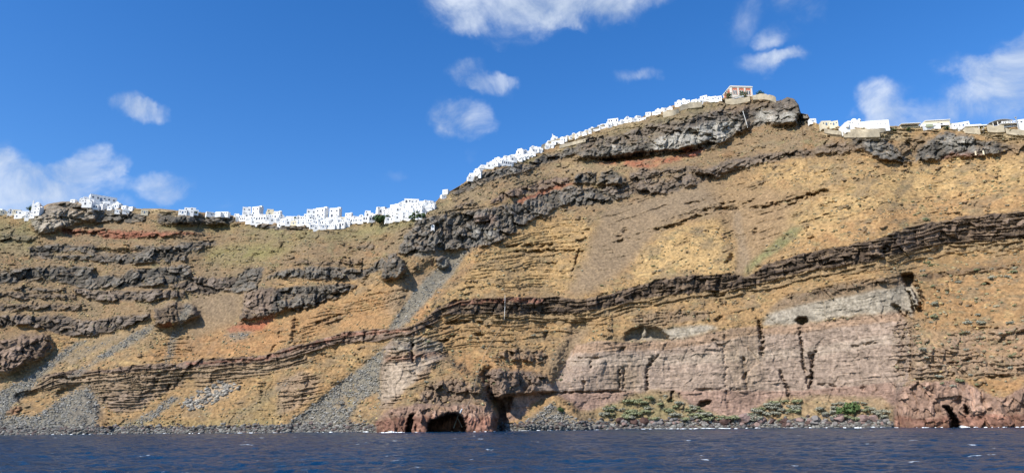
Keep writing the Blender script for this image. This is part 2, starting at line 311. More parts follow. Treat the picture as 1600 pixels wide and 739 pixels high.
paint('redhot','soft',[(355,515),(372,504),(400,503),(428,489),(434,493),(408,516),(360,519)],1.3,.85)
paint('redhot','soft',[(243,511),(262,504),(272,506),(262,513)],1.2,.8)
paint('talus','talus',[(350,520),(400,516),(385,530),(365,534)],3,.8)
# thin beds under the band
m = bandmask([(x, y) for x, y in B_bot], [(x, y+13) for x, y in B_bot], 700, 1900, 2.0); put(m, 'tan', 'strata', .7)
m = bandmask([(x, y) for x, y in B2b], [(x, y+15) for x, y in B2b], 65, 480, 2.0); put(m, 'tufflayer', 'strata', .8)
paint('lava','block',[(490,510),(530,492),(536,496),(505,505)],1,.6)
# lower left tuff
paint('tufflayer','strata',[(71,591),(140,590),(276,581),(290,590),(284,602),(256,614),(222,637),(182,645),(153,622),(134,608),(110,604),(57,610),(17,633),(6,642),(23,622)],2,.9)
paint('pink','strata',[(150,622),(200,612),(240,618),(222,637),(182,647)],2.5,.6)
paint('redcliff','block',[(5,640),(30,634),(32,644),(14,648)],1.2,.7)
paint('tufflayer','strata',[(300,590),(400,575),(460,560),(440,575),(400,588),(310,604)],2.5,.7)
paint('pink','strata',[(428,600),(470,580),(500,590),(490,620),(460,640),(430,650),(436,620)],3,.55)
# talus fans
paint('talus','talus',[(-300,700),(-300,680),(0,612),(43,588),(119,534),(142,528),(65,588),(28,628),(0,655)],3,1)
paint('talus','talus',[(236,505),(210,520),(170,545),(150,560),(165,560),(220,530),(245,512)],2,.8)
paint('talus','talus',[(-300,690),(0,650),(60,648),(110,610),(134,604),(152,620),(160,640),(150,668),(170,680),(-300,700)],4,1)
paint('lavab','talus',[(100,650),(130,608),(150,622),(168,650),(150,662),(120,668)],3,.35)
paint('talus','talus',[(180,668),(240,640),(268,618),(285,622),(240,655),(200,676)],2,.8)
paint('cream','talus',[(290,632),(320,610),(350,598),(372,602),(350,620),(300,640)],2.5,.4)
paint('talus','talus',[(610,533),(542,588),(479,639),(434,673),(585,675),(596,650),(600,622),(596,594),(604,554),(618,538)],2.6,.95)
paint('ochre','slope',[(545,655),(560,630),(590,610),(600,640),(585,662),(556,664)],3,.75)
paint('ochre','slope',[(520,640),(545,610),(560,600),(545,640)],4,.35)
paint('talus','talus',[(742,386),(700,395),(680,420),(644,458),(620,490),(603,516),(632,511),(660,480),(700,440),(728,402)],2,.95)
paint('talus','talus',[(640,396),(700,392),(735,389),(700,402),(660,402)],1.5,.5)
paint('orange','slope',[(640,500),(690,450),(740,405),(748,408),(700,452),(655,505)],2.5,.8)
for pts, mx_ in (([(292,470),(302,480),(268,560),(256,575),(264,530)],.7), ([(205,520),(222,520),(120,590),(90,600)],.6), ([(330,540),(344,528),(322,560),(316,570)],.4), ([(455,590),(480,575),(400,640),(350,664),(390,630)],.45), ([(100,560),(180,520),(190,524),(110,572)],.5)):
    paint('talus','talus',pts,2.5,mx_)
paint('green','veg',[(400,560),(430,590),(380,640),(300,668),(420,665),(450,650),(430,610)],8,.3)
# middle cliffs
paint('pink','strata',[(598,545),(616,528),(650,530),(690,545),(700,555),(680,570),(665,590),(640,600),(610,640),(598,640)],1.6,.75)
paint('cream','wall',[(596,600),(605,560),(660,556),(690,556),(660,580),(640,605),(600,630)],2.5,.5)
paint('ash','strata',[(616,528),(650,526),(690,535),(694,548),(650,548),(612,548)],1.6,.85)
paint('red','strata',[(600,558),(640,556),(680,550),(690,553),(650,562),(604,566)],1.5,.5)
paint('purple','block',[(660,610),(676,596),(710,590),(745,600),(752,612),(770,618),(770,632),(720,634),(672,636),(640,640)],2,.9)
paint('purple','block',[(755,578),(775,575),(810,577),(850,586),(860,600),(866,612),(820,616),(780,622),(764,628),(752,600)],1.5)
paint('purple','block',[(775,552),(800,546),(850,548),(860,556),(850,566),(800,562)],1.6,.75)
paint('pink2','wall',[(775,622),(830,615),(905,608),(918,637),(905,645),(870,614),(830,632),(815,655),(778,662)],2,.9)
paint('pink2','wall',[(840,617),(880,600),(960,612),(970,628),(917,640)],2,.9)
# the long pink wall
paint('pink','wall',[(838,605),(868,595),(886,562),(900,538),(923,534),(971,534),(1045,532),(1099,523),(1132,515),(1185,509),(1191,514),(1212,509),(1245,507),(1298,501),(1337,494),(1385,488),(1414,486),(1420,515),(1422,589),(1396,635),(1380,628),(1275,622),(1200,632),(1167,647),(1138,652),(1078,634),(1030,610),(989,615),(971,627),(917,640),(880,618),(840,618)],1.2)
W_top = [(860,600),(900,538),(971,534),(1045,532),(1099,523),(1185,509),(1245,507),(1337,494),(1414,486)]
m = bandmask([(x, y-1) for x, y in W_top], [(x, y+14) for x, y in W_top], 895, 1418, 3.0); put(m, 'orange', None, .38)
m = bandmask([(890,558),(1040,553),(1250,545),(1415,518)], [(890,572),(1040,570),(1250,560),(1415,534)], 890, 1420, 3.0); put(m, 'cream', 'wall', .32)
m = bandmask([(840,612),(1000,610),(1250,610),(1420,594)], [(840,680),(1000,680),(1250,680),(1420,680)], 840, 1400, 2.0)*polymask([(838,605),(1422,589),(1396,640),(1275,626),(1138,655),(1078,636),(1030,612),(971,630),(917,640),(840,618)], 2); put(m, 'pink2', 'wall', .85)
paint('tan','wall',[(1120,515),(1190,510),(1192,610),(1150,610),(1130,570)],8,.28)
paint('tan','wall',[(960,570),(1000,570),(1000,610),(950,610)],9,.4)
paint('ash','wall',[(1188,509),(1200,490),(1250,474),(1300,465),(1400,447),(1420,436),(1440,462),(1436,480),(1424,495),(1414,486),(1337,493),(1250,506)],2.4,.9)
paint('ash','wall',[(975,532),(985,518),(1005,508),(1040,512),(1100,507),(1125,512),(1099,522),(1048,532)],2.2,.9)
paint('ashdark','rough',[(985,500),(1000,492),(1050,484),(1110,487),(1104,500),(1040,508),(1000,508)],2,.9)
paint('ashdark','wall',[(1196,488),(1225,464),(1290,448),(1400,432),(1424,430),(1430,440),(1400,448),(1300,466),(1250,476)],2.5,.9)
paint('band','rough',[(1225,466),(1290,446),(1400,430),(1424,428),(1420,436),(1300,458),(1240,470)],2.5,.55)
paint('band','rough',[(1424,430),(1500,420),(1560,414),(1600,412),(1600,417),(1500,430),(1440,440)],1.6,.7)
paint('tan','strata',[(1500,385),(1600,378),(1900,370),(1900,384),(1600,390),(1520,392)],2.5,.7)
# right rough tuff and headland
paint('pink','rough',[(1400,500),(1425,495),(1450,530),(1450,600),(1400,610)],6,.5)
paint('pink','rough',[(1424,520),(1440,510),(1500,520),(1600,508),(1900,500),(1900,600),(1600,588),(1500,590),(1430,596)],4,.6)
paint('ochre','slope',[(1424,520),(1440,505),(1490,515),(1470,545),(1430,540)],5,.6)
paint('orange','slope',[(1500,535),(1600,530),(1900,530),(1900,560),(1600,556),(1530,560)],6,.5)
paint('orange','slope',[(1500,605),(1540,592),(1600,590),(1900,590),(1900,606),(1560,618)],4,.55)
paint('pink2','head',[(1393,680),(1396,640),(1402,610),(1430,597),(1500,592),(1550,618),(1570,622),(1600,604),(1900,600),(1900,690),(1393,690)],1.5,.9)
m = bandmask([(1390,648),(1450,654),(1500,648),(1600,646),(1900,646)], [(1390,690),(1900,690)], 1392, 1900, 3.0); put(m, 'redcliff', None, .75)
# middle headland
paint('pink2','head',[(584,680),(586,660),(604,642),(630,632),(668,630),(700,634),(740,628),(760,630),(776,648),(778,680)],1.3,.9)
m = bandmask([(580,656),(640,650),(780,650)], [(580,690),(780,690)], 582, 780, 4.0); put(m, 'redcliff', None, .8)
paint('ochre','slope',[(668,640),(680,631),(694,636),(700,642)],1.5,.5)
paint('ochre','slope',[(736,630),(750,624),(762,628),(758,634)],1.5,.6)
# shore scrub
paint('ochre','slope',[(800,668),(825,645),(866,612),(905,640),(930,660),(920,675),(800,675)],2,.9)
paint('talus','talus',[(806,672),(830,650),(862,628),(880,640),(905,655),(915,675)],3,.8)
paint('tan','veg',[(905,645),(935,636),(971,627),(990,614),(1030,606),(1060,616),(1080,632),(1140,652),(1170,646),(1200,624),(1280,616),(1380,622),(1398,634),(1396,675),(905,675)],2,.8)
paint('green','veg',[(925,645),(971,629),(1000,616),(1040,622),(1075,640),(1090,655),(960,655)],5,.6)
paint('talus','talus',[(780,664),(900,660),(1000,658),(1396,656),(1396,690),(780,690)],2,.8)
m = bandmask([(-300,676),(0,670),(200,668),(430,664),(590,664)], [(-300,720),(590,720)], -300, 588, 2.0); put(m, 'talus', 'talus', .8)
m = bandmask([(170,655),(430,655)], [(170,672),(430,668)], 170, 430, 4.0); put(m, 'green', 'veg', .3)

# relief: (polygon, metres towards the viewer (+) or away (-), softness)
RELIEF = [
 ([(57,364),(47,346),(62,331),(78,310),(140,305),(150,344),(116,350),(89,362)],9,4), ([(249,352),(249,325),(370,330),(370,350)],6,2),
 ([(241,509),(240,486),(262,472),(300,478),(312,492),(296,502),(270,508)],11,3), ([(-300,560),(-100,530),(34,523),(76,523),(80,545),(62,562),(37,570),(14,586),(-300,610)],10,4),
 ([(374,500),(384,458),(409,447),(433,452),(455,480),(414,497)],7,3), ([(596,438),(600,410),(612,397),(630,408),(634,424),(620,436)],13,1.6), ([(682,404),(694,400),(702,412),(695,419),(684,417)],8,1.3),
 ([(894,287),(902,271),(926,268),(931,286)],6,1.5), ([(930,288),(938,268),(955,265),(976,278),(978,289)],6,1.5),
 ([(1246,200),(1248,172),(1266,176),(1270,196)],-8,1.5), ([(1205,195),(1212,150),(1248,150),(1251,180),(1240,196)],10,2), ([(898,250),(905,210),(1000,190),(1160,165),(1172,200),(1120,230),(1040,244)],8,3),
 ([(1332,228),(1340,205),(1386,205),(1390,225),(1432,256),(1370,252)],3.5,3), ([(1430,256),(1435,230),(1478,204),(1556,216),(1564,244),(1484,248)],3.5,3),
 # headlands and the walls between them
 ([(582,690),(586,650),(604,625),(598,545),(616,535),(700,560),(760,600),(764,622),(777,648),(779,690)],18,3), ([(584,690),(586,655),(604,638),(640,630),(668,632),(700,633),(740,626),(764,626),(777,648),(778,690)],7,2),
 ([(755,578),(810,577),(862,590),(868,612),(800,617),(775,626),(757,600)],6,2), ([(752,578),(768,575),(776,620),(792,650),(780,690),(774,690),(772,650),(758,620)],-11,3),
 ([(776,625),(800,618),(796,640),(782,650)],-9,2.5),
 ([(1392,700),(1394,640),(1402,612),(1424,590),(1424,440),(1440,420),(1900,380),(1900,700)],13,5),
 ([(1408,430),(1426,428),(1444,470),(1442,486),(1428,492),(1424,470)],-15,2), ([(1415,448),(1423,450),(1440,478),(1434,481)],13,1.2),
 ([(1392,474),(1402,476),(1414,484),(1424,490),(1425,505),(1416,500)],-5,1.3),
 # caves and hollows
 ([(668,690),(671,664),(676,656),(690,652),(700,647),(713,646),(721,653),(727,663),(728,690)],-26,1.2), ([(635,690),(636,660),(640,647),(645,648),(643,668),(641,690)],-14,1), ([(649,690),(650,662),(655,690)],-5,1),
 ([(1243,500),(1248,496),(1260,496),(1264,500),(1256,508),(1248,506)],-10,1), ([(1474,634),(1482,634),(1492,648),(1500,660),(1498,690),(1490,690),(1486,650)],-14,1.2), ([(1508,632),(1513,640),(1512,650),(1507,642)],-8,1.2),
 ([(976,530),(981,520),(990,514),(1004,509),(1012,512),(1022,512),(1032,514),(1040,524),(1047,533),(1030,530),(1012,528),(996,531)],-9,1.3), ([(1003,510),(1012,512),(1012,526),(1004,528)],5,1.6),
 ([(1089,634),(1096,627),(1112,625),(1110,631),(1100,636)],-8,1.2), ([(1045,628),(1050,612),(1053,612),(1051,630)],-6,1), ([(1060,614),(1063,612),(1062,622)],-5,1),
 ([(1532,446),(1540,441),(1549,444),(1549,447)],-7,.9), ([(1112,455),(1124,455),(1134,460),(1124,464),(1114,462)],-6,1), ([(1116,500),(1124,495),(1132,494),(1128,500),(1118,504)],-5,1),
 ([(1172,360),(1180,358),(1188,360),(1180,366)],-6,1), ([(1134,410),(1142,398),(1148,394),(1147,402),(1138,414)],-6,1), ([(1262,372),(1272,369),(1274,373),(1266,376)],-4,1), ([(1305,250),(1315,248),(1320,253),(1308,257)],-4,1),
 ([(1374,392),(1384,382),(1396,380),(1390,392),(1380,398)],-6,1.5), ([(848,520),(858,516),(860,524),(852,528)],-5,1), ([(736,524),(744,520),(756,522),(758,526)],-6,.9), ([(684,532),(696,530),(710,523),(706,530),(694,536)],-6,1),
 ([(694,504),(712,500),(734,502),(726,506),(702,507)],-4,.9), ([(664,508),(680,512),(700,513),(690,516),(668,514)],-4,.9), ([(742,504),(756,503),(764,505),(750,507)],-4,.9),
 ([(640,540),(644,534),(648,550),(646,566),(642,556)],-9,1), ([(786,386),(820,380),(866,382),(862,386),(800,388)],-5,.9), ([(804,392),(850,390),(912,392),(910,395),(850,396),(806,396)],-5,.9),
 ([(906,386),(902,406),(898,420),(892,444),(896,420),(900,400)],-6,1), ([(790,420),(812,424),(815,427),(795,425)],-4,.9), ([(856,412),(864,409),(868,414),(860,418)],-4,.9), ([(908,362),(920,358),(922,364),(912,368)],-4,1), ([(902,376),(918,370),(920,378),(908,382)],-4,1),
 ([(1020,358),(1050,352),(1080,340),(1100,328),(1130,322),(1140,326),(1110,334),(1080,346),(1060,356),(1030,362)],-6,1.1), ([(1125,318),(1150,312),(1152,315),(1130,322)],-5,1), ([(1158,318),(1180,310),(1176,316),(1162,322)],-5,1),
 ([(1172,324),(1200,318),(1235,312),(1262,302),(1290,296),(1296,300),(1270,308),(1240,320),(1190,327)],-6,1.2), ([(1070,320),(1100,312),(1106,314),(1080,323)],-3,.9), ([(1280,322),(1300,314),(1310,316),(1290,325)],-3,.9), ([(1264,272),(1310,262),(1320,264),(1280,275)],-3,.9),
 ([(958,366),(975,358),(982,362),(965,372)],-4,1), ([(962,376),(984,370),(984,374),(966,380)],-4,1),
 ([(935,248),(1000,238),(1060,234),(1112,222),(1122,226),(1080,238),(1030,245),(960,253)],-9,1.4), ([(1078,160),(1086,158),(1100,160),(1092,166)],-3,1),
 # cracks of the pink wall
 ([(1012,572),(1016,560),(1022,556),(1014,580),(1012,612),(1008,612),(1010,590)],-4,.9), ([(1029,555),(1034,552),(1016,572),(1013,568)],-3,.9), ([(966,580),(969,576),(970,612),(967,612)],-4,.8), ([(974,574),(977,574),(976,608),(973,608)],-3,.8),
 ([(1181,494),(1186,500),(1192,520),(1194,560),(1188,552),(1186,520)],-5,1), ([(1248,508),(1254,530),(1256,560),(1260,585),(1270,590),(1268,616),(1263,606),(1254,576),(1250,540)],-4,1), ([(1266,550),(1278,548),(1272,562),(1270,594),(1266,600)],-5,1),
 ([(1218,575),(1222,578),(1234,615),(1236,630),(1230,620)],-3.5,1), ([(1160,560),(1164,558),(1168,608),(1164,608)],-4,1), ([(1112,532),(1118,530),(1130,540),(1124,542)],-3,.9), ([(968,548),(976,540),(978,546),(970,552)],-3,.9), ([(1130,515),(1133,514),(1136,600),(1140,640),(1135,640),(1132,600)],-1.6,1.2),
 ([(910,590),(914,590),(914,616),(911,616)],-3,.9), ([(920,570),(923,562),(924,574),(921,578)],-3,.9), ([(1142,606),(1165,607),(1165,610),(1142,609)],-2.5,.8), ([(1086,608),(1130,606),(1130,609),(1086,611)],-3,.8), ([(840,614),(900,611),(980,611),(980,613.5),(900,614),(840,617)],-4,.8),
 ([(904,557),(940,558),(945,561),(904,560)],-3,.8), ([(1280,600),(1300,598),(1308,604),(1306,607),(1296,602),(1280,603)],-2.5,.9), ([(1330,540),(1372,533),(1372,536),(1332,543)],-2.5,.8), ([(1420,520),(1424,520),(1424,590),(1421,590)],-4,1),
 ([(1345,600),(1352,604),(1350,612),(1343,606)],-1.5,1), ([(1368,600),(1374,612),(1370,612)],-1.5,1), ([(1425,592),(1446,591),(1446,594),(1426,594)],-3,.8), ([(1474,566),(1500,564),(1520,560),(1520,562),(1500,568),(1480,570)],-3,.9), ([(1540,588),(1582,586),(1584,590),(1545,591)],-3,.9), ([(1514,512),(1560,512),(1560,515),(1516,515)],-3,.9), ([(1482,578),(1492,582),(1490,590),(1480,588)],-3,1), ([(1498,570),(1512,562),(1524,560),(1510,567)],-3,.9),
 # left shadows and cones
 ([(146,388),(180,392),(210,390),(206,398),(186,402),(150,396)],-6,2), ([(150,418),(162,430),(150,440),(142,430)],-4,2), ([(80,588),(136,590),(134,594),(90,594)],-4,.9), ([(24,616),(60,608),(56,622),(36,632),(26,626)],-6,2), ([(90,612),(100,606),(124,600),(116,612),(96,622)],-5,2), ([(238,600),(246,586),(250,586),(244,604)],-3,.9), ([(258,610),(264,598),(268,598),(262,614)],-4,.9), ([(272,606),(284,584),(287,586),(274,610)],-3,.9),
 ([(806,676),(830,648),(866,612),(900,640),(928,676)],9,5), ([(100,680),(130,606),(152,640),(175,680)],6,6), ([(560,444),(534,466),(500,478),(470,490),(450,484),(500,468),(540,450)],-4,1.2), ([(490,506),(530,490),(536,494),(506,503),(500,510)],-4,1), ([(458,494),(466,500),(470,520),(462,534),(452,540),(456,515)],-4,1.6), ([(437,515),(442,520),(432,540),(422,560),(416,568),(426,545)],-3,1), ([(570,462),(600,456),(640,452),(640,455),(600,460),(575,465)],-3,.9), ([(606,464),(612,462),(606,476)],-3,.9),
 ([(1128,330),(1152,322),(1166,380),(1158,430),(1150,430)],-4,5), ([(900,500),(930,500),(885,590),(860,600)],-5,5), ([(606,535),(560,570),(480,640),(430,690),(590,690),(600,600)],-5,6),
 ([(1080,265),(1120,258),(1160,250),(1150,262),(1110,276)],4,2), ([(640,430),(700,395),(735,395),(650,490),(612,520),(625,480)],-7,6)]
K['bedded'] = (.95, .1, 0, .2, .6, .7)
for pts, mx_ in (([(745,394),(800,368),(880,340),(915,350),(912,395),(895,450),(830,455),(720,452),(740,410)],0), ([(640,540),(690,498),(900,498),(1000,485),(880,530),(780,540),(690,545)],0), ([(1010,362),(1080,330),(1150,312),(1155,324),(1090,345),(1030,368)],0),
                 ([(1165,325),(1240,305),(1330,288),(1340,298),(1260,318),(1170,332)],0), ([(1240,432),(1350,412),(1470,386),(1600,378),(1600,400),(1420,425),(1300,442)],0), ([(450,520),(520,475),(610,455),(640,455),(600,485),(520,500),(470,535)],0), ([(240,565),(260,515),(300,505),(290,560)],0)):
    m = polymask(pts, 4)
    for ch, v in zip(('r', 'prot', 'col', 'blk', 'bed', 'tuft'), K['bedded']): lay[ch] += m*(1-np.clip(lay['prot'], 0, 1))*(v-lay[ch])
# stone terraces along the rim of the right-hand and middle villages
for top, bot in (([(1285,196),(1430,198)],[(1285,213),(1340,214),(1430,207)]), ([(1430,199),(1620,202)],[(1430,203),(1500,205),(1560,216),(1620,222)]), ([(846,228),(900,211),(960,190),(1018,176)],[(846,236),(900,218),(960,196),(1018,180)])):
    m = bandmask(top, bot, None, None, 1.5); put(m, 'sand', 'strata', .8)
relief = np.zeros((MH, MW), np.float32)
relief_thin = relief.copy()
for pts, d, s in RELIEF:
    if -7.5 < d < 0 and s < 2: relief_thin += polymask(pts, s)*d
    else: relief += polymask(pts, s)*d
# ------------------------------------------------------------------ terrain mesh
NC, NR = 2050, 600
th = np.arctan(np.linspace(-1060, 1060, NC)/1050.0)
def proj(theta, te):
    d = np.stack([np.sin(theta), np.cos(theta), te], -1) @ RM      # camera coordinates
    return 800 + F*d[..., 0]/(-d[..., 2]), 369.5 - F*d[..., 1]/(-d[..., 2])
pxs_ref = proj(th, np.full(NC, .0))[0]
D0 = np.interp(pxs_ref, [-500, 0, 300, 450, 600, 780, 900, 1200, 1400, 1600, 2000], [560, 470, 400, 360, 325, 315, 325, 330, 322, 320, 330])
te0 = -(HC+4.0)/D0
tes = np.linspace(0, .8, 700)
P_, Q_ = proj(th[None, :].repeat(700, 0), tes[:, None].repeat(NC, 1))
above = Q_ < (RIDGE(P_) + (fbm(P_/9, P_*0, 3, 3)*1.6))
idx = np.clip(above.argmax(0), 1, 699)
jj = np.arange(NC)
q0 = Q_[idx-1, jj]-RIDGE(P_[idx-1, jj]); q1 = Q_[idx, jj]-RIDGE(P_[idx, jj])
teR = tes[idx-1] + (tes[idx]-tes[idx-1])*np.clip(q0/(q0-q1+1e-9), 0, 1)
T = te0[None, :] + (teR-te0)[None, :]*np.linspace(0, 1, NR)[:, None]
TH = np.broadcast_to(th[None, :], T.shape)
PX, PY = proj(TH, T)
w = 5.0*fbm(PX/34, PY/26, 3, 11) ; w2 = 3.2*fbm(PX/26, PY/22, 3, 23)
wf = 2.4*fbm(PX/6.5, PY/6, 3, 31); wf2 = 2.0*fbm(PX/7, PY/5, 3, 37)
def samp(a, x, y):
    x = np.clip(x-PX0, 0, MW-1.01); y = np.clip(y-PY0, 0, MH-1.01)
    xi = x.astype(int); yi = y.astype(int); fx = (x-xi).astype(np.float32); fy = (y-yi).astype(np.float32)
    return (a[yi, xi]*(1-fx)+a[yi, xi+1]*fx)*(1-fy)+(a[yi+1, xi]*(1-fx)+a[yi+1, xi+1]*fx)*fy
NTE = 760
teg = np.linspace(-.04, .66, NTE); TG = teg[:, None].repeat(NC, 1)
PXg, PYg = proj(th[None, :].repeat(NTE, 0), TG)
rg = samp(lay['r'], PXg, PYg); rg = gblur(rg, 3, 1)
rg = np.minimum(rg, .66/np.maximum(TG, .05))
incg = rg*(teg[1]-teg[0])/(1-rg*TG)*(TG > te0[None, :])
lnD = np.log(D0)[None, :] + np.cumsum(incg, 0)
lnD = gblur(lnD.astype(np.float32), 30, 1)
fi = (T-teg[0])/(teg[1]-teg[0]); ii = np.clip(fi.astype(int), 0, NTE-2); ff = fi-ii; J = jj[None, :].repeat(NR, 0)
D = np.exp(lnD[ii, J]*(1-ff)+lnD[ii+1, J]*ff)
Zb = HC + D*T
S = TH*420.0
sx_, sy_ = PX + w + wf, PY + w2 + wf2
mats = {k: samp(lay[k], sx_, sy_) for k in lay}
_ex = 3.5*np.clip(mats['col']+mats['blk']-.3, 0, 1)                # lava flows have the most ragged edges
sx_ = sx_ + _ex*fbm(PX/12, PY/9, 4, 33)*2; sy_ = sy_ + _ex*fbm(PX/10, PY/7, 4, 39)*1.6
mats = {k: samp(lay[k], sx_, sy_) for k in lay}
rel0 = samp(relief_thin, PX + .7*w + 1.5*wf, PY + .6*w2 + 1.3*wf2)
rel = samp(relief, PX + .7*w + 1.5*wf, PY + .6*w2 + 1.3*wf2) + rel0*(.25+.75*smooth(-.25, .2, fbm(PX/13, PY/7, 3, 47)))
# stratigraphic level
LAv, LBv, RIv, SHv = LA(PX), LB(PX), RIDGE(PX), SHORE(PX)
Lv = np.where(PY > LAv, (SHv-PY)/(SHv-LAv), np.where(PY > LBv, 1+(LAv-PY)/(LAv-LBv), 2+(LBv-PY)/(LBv-RIv+1)))
Lm = Lv*150 + 5*fbm(PX/60, PY/60, 3, 51)          # about pixels
bed = fbm(PX/70, Lm/3.6, 3, 61, .6) + .25*fbm(PX/14, Lm/2.0, 2, 67)
bedw = smooth(-.1, .5, fbm(PX/110, PY/45, 3, 71)+.12)
jit = 1.5*fbm(S/16, Zb/12, 3, 81); cmask = smooth(-.35, .25, fbm(PX/38, PY/22, 3, 87))
colm = ridged(S/3.9+jit, Zb/22, 3, 91)
f1, f2, cv = worley(S/6.5+jit*.4, Zb/7.5, 101)
g1, g2, cv2 = worley(S/2.8, Zb/3.4+jit, 107)
blk = (cv-.5)*2.3 + (.5-f1)*.7 + ((cv2-.5)*1.1 + (.4-g1)*.7)
big = fbm(S/30, Zb/30, 3, 111)
gran = ridged(S/2.6, Zb/1.9, 2, 119)
outc = smooth(.16, .34, fbm(PX/16, Lm/5.5, 4, 401, .6))*smooth(-.05, .3, fbm(PX/70, PY/38, 3, 409)+.04+.42*smooth(1.5, 2.0, Lv))*np.clip(mats['tuft'], 0, 1)
fine = fbm(S/1.8, Zb/1.6, 3, 121)
spur = ridged(S/48 + Zb/75, Zb/260, 3, 131)       # downslope spurs and gullies
ledge = smooth(.26, .4, bed)*bedw*smooth(-.1, .35, fbm(PX/30, PY/10, 3, 73))
off = (mats['prot']*(0.75+.5*big) + mats['col']*cmask*((colm-.5)*5.2) + mats['col']*(1-cmask)*(blk*1.0+pn(S/9, Zb/5, 93)*1.6) + mats['blk']*blk*2.0 + mats['bed']*(smooth(.0, .25, bed)-.5)*2.2
       + (1-np.clip(mats['col']+mats['blk'], 0, 1))*ledge*1.3 + rel + big*2.0 + (spur-.5)*np.clip(mats['r'], 0, 1)*5.0
       + fine*(.22+.45*np.clip(mats['blk'], 0, 1)))
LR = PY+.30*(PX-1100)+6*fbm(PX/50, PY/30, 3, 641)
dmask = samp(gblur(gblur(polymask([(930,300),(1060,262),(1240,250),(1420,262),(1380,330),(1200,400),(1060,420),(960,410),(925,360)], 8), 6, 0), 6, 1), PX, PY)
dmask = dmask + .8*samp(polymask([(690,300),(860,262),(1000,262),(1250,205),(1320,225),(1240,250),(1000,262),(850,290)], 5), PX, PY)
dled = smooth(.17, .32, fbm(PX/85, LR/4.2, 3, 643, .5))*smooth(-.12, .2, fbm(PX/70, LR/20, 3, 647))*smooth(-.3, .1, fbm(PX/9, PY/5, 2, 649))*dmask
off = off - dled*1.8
tpatch = smooth(-.3, .35, fbm(PX/45, PY/24, 3, 147)); tuft = smooth(.1, .6, fbm(S/2.2, Zb/1.3, 2, 141))*mats['tuft']*tpatch
off += tuft*.45 + gran*.55*np.clip(mats['tuft']+.3*(mats['r'] > .7), 0, 1) + outc*(blk*1.1+1.1)
# cascade of scree ridges
edge_fade = smooth(0, 6, np.arange(NR))[:, None]*smooth(0, 4, NR-1-np.arange(NR))[:, None]*.9+.1
Df = D - off*edge_fade
Xw, Yw, Zw = Df*np.sin(TH), Df*np.cos(TH), HC + Df*T
# colour
colr = np.stack([mats['R'], mats['G'], mats['B']], -1)
rock = np.clip(mats['prot']/3.0, 0, 1)*smooth(.75, .45, mats['r'])
n1 = fbm(PX/22, PY/16, 4, 151); n2 = fbm(S/3.1, Zb/2.6, 3, 157); n3 = fbm(PX/60, PY/40, 3, 163)
lvar = (1 + .30*n1 + .24*n2*(.5+.5*rock))[..., None]
colr = colr*np.clip(lvar, .45, 1.7)
isl = (rock*smooth(.55, .2, mats['R']))[..., None]                   # dark lavas: pale dusty and rusty faces, shade of the pits painted in
colr = colr*(1-isl) + isl*(colr*(.55+1.35*smooth(-.05, .8, .6*(cv-.4)+.8*(cv2-.4)+.6*n1))[..., None] + np.array([.02, .008, -.002])*smooth(.1, .6, n3)[..., None])
slope_c = np.clip(mats['tuft'], 0, 1)[..., None]
gr = np.array(srgb(118, 116, 78)); rd = np.array(srgb(168, 120, 70)); gd = np.array(srgb(212, 178, 112)); dk = np.array(srgb(112, 92, 72))
def mixc(a, b, f): return a*(1-f)+b*f
colr = mixc(colr, gr, slope_c*(.55*smooth(.15, .5, fbm(PX/28, PY/12, 4, 171)))[..., None])
colr = mixc(colr, rd, slope_c*(.45*smooth(.1, .5, fbm(PX/40, PY/18, 4, 177)))[..., None])
colr = mixc(colr, gd, slope_c*(.38*smooth(.1, .5, fbm(PX/30, PY/14, 4, 183))*smooth(.15, .4, mats['R']))[..., None])
dg = fbm((PX+PY*.9)/26, (PY-PX*.25)/95, 4, 621)*.6+fbm(PX/55, PY/17, 4, 627)*.7
tb = np.array(srgb(138, 118, 90)); bb = np.array(srgb(120, 104, 78))
colr = mixc(colr, tb, slope_c*(.62*smooth(.0, .32, dg))[..., None])
colr = mixc(colr, bb, slope_c*(.5*smooth(.12, .42, fbm(PX/19, PY/7, 4, 631)))[..., None])
colr = mixc(colr, dk, slope_c*(.6*ledge)[..., None])
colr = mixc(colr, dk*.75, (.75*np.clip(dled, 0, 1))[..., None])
colr = mixc(colr, dk*.8, np.clip(mats['bed'], 0, 1)[..., None]*(.5*smooth(.1, .3, -bed)*np.clip(1.2-slope_c[..., 0], 0, 1))[..., None])
wet = smooth(1.6, .2, Zw)[..., None]
colr = colr*(1-.45*wet)
dots, _, dcv = worley(S/4.2, Zb/3.0, 197)
colr = mixc(colr, np.array(srgb(110, 104, 74)), (slope_c[..., 0]*smooth(.30, .18, dots)*(dcv > .7)*.4*tpatch)[..., None])
colr = mixc(colr, np.array(srgb(112, 96, 80)), (outc*.6)[..., None])
# soil and grass settle on flat ledges, steep faces are bare
dX = [np.gradient(A, axis=1) for A in (Xw, Yw, Zw)]; dY = [np.gradient(A, axis=0) for A in (Xw, Yw, Zw)]
nx = dX[1]*dY[2]-dX[2]*dY[1]; ny = dX[2]*dY[0]-dX[0]*dY[2]; nz = dX[0]*dY[1]-dX[1]*dY[0]
up = np.abs(nz)/np.sqrt(nx*nx+ny*ny+nz*nz+1e-9)*np.sign(nz*-ny+1e-9)
up = np.where(np.isfinite(up), up, 0)
soil = (np.clip(rock+mats['blk'], 0, 1)*smooth(.55, .85, up)*smooth(-.35, .35, n1+.5*n2)*smooth(.0, .35, mats['r']))[..., None]*.75
colr = mixc(colr, np.array(C['brown'])*.9, soil)
streak = fbm((PX+PY*.75)/5.5, (PY-PX*.3)/42, 4, 601)
colr = colr*(1+.22*streak*np.clip(mats['tuft']+(mats['r'] > .8)*.6, 0, 1))[..., None]
vst = fbm(PX/4.0, PY/55, 3, 611)
colr = colr*(1+.16*vst*(mats['r'] < .25))[..., None]
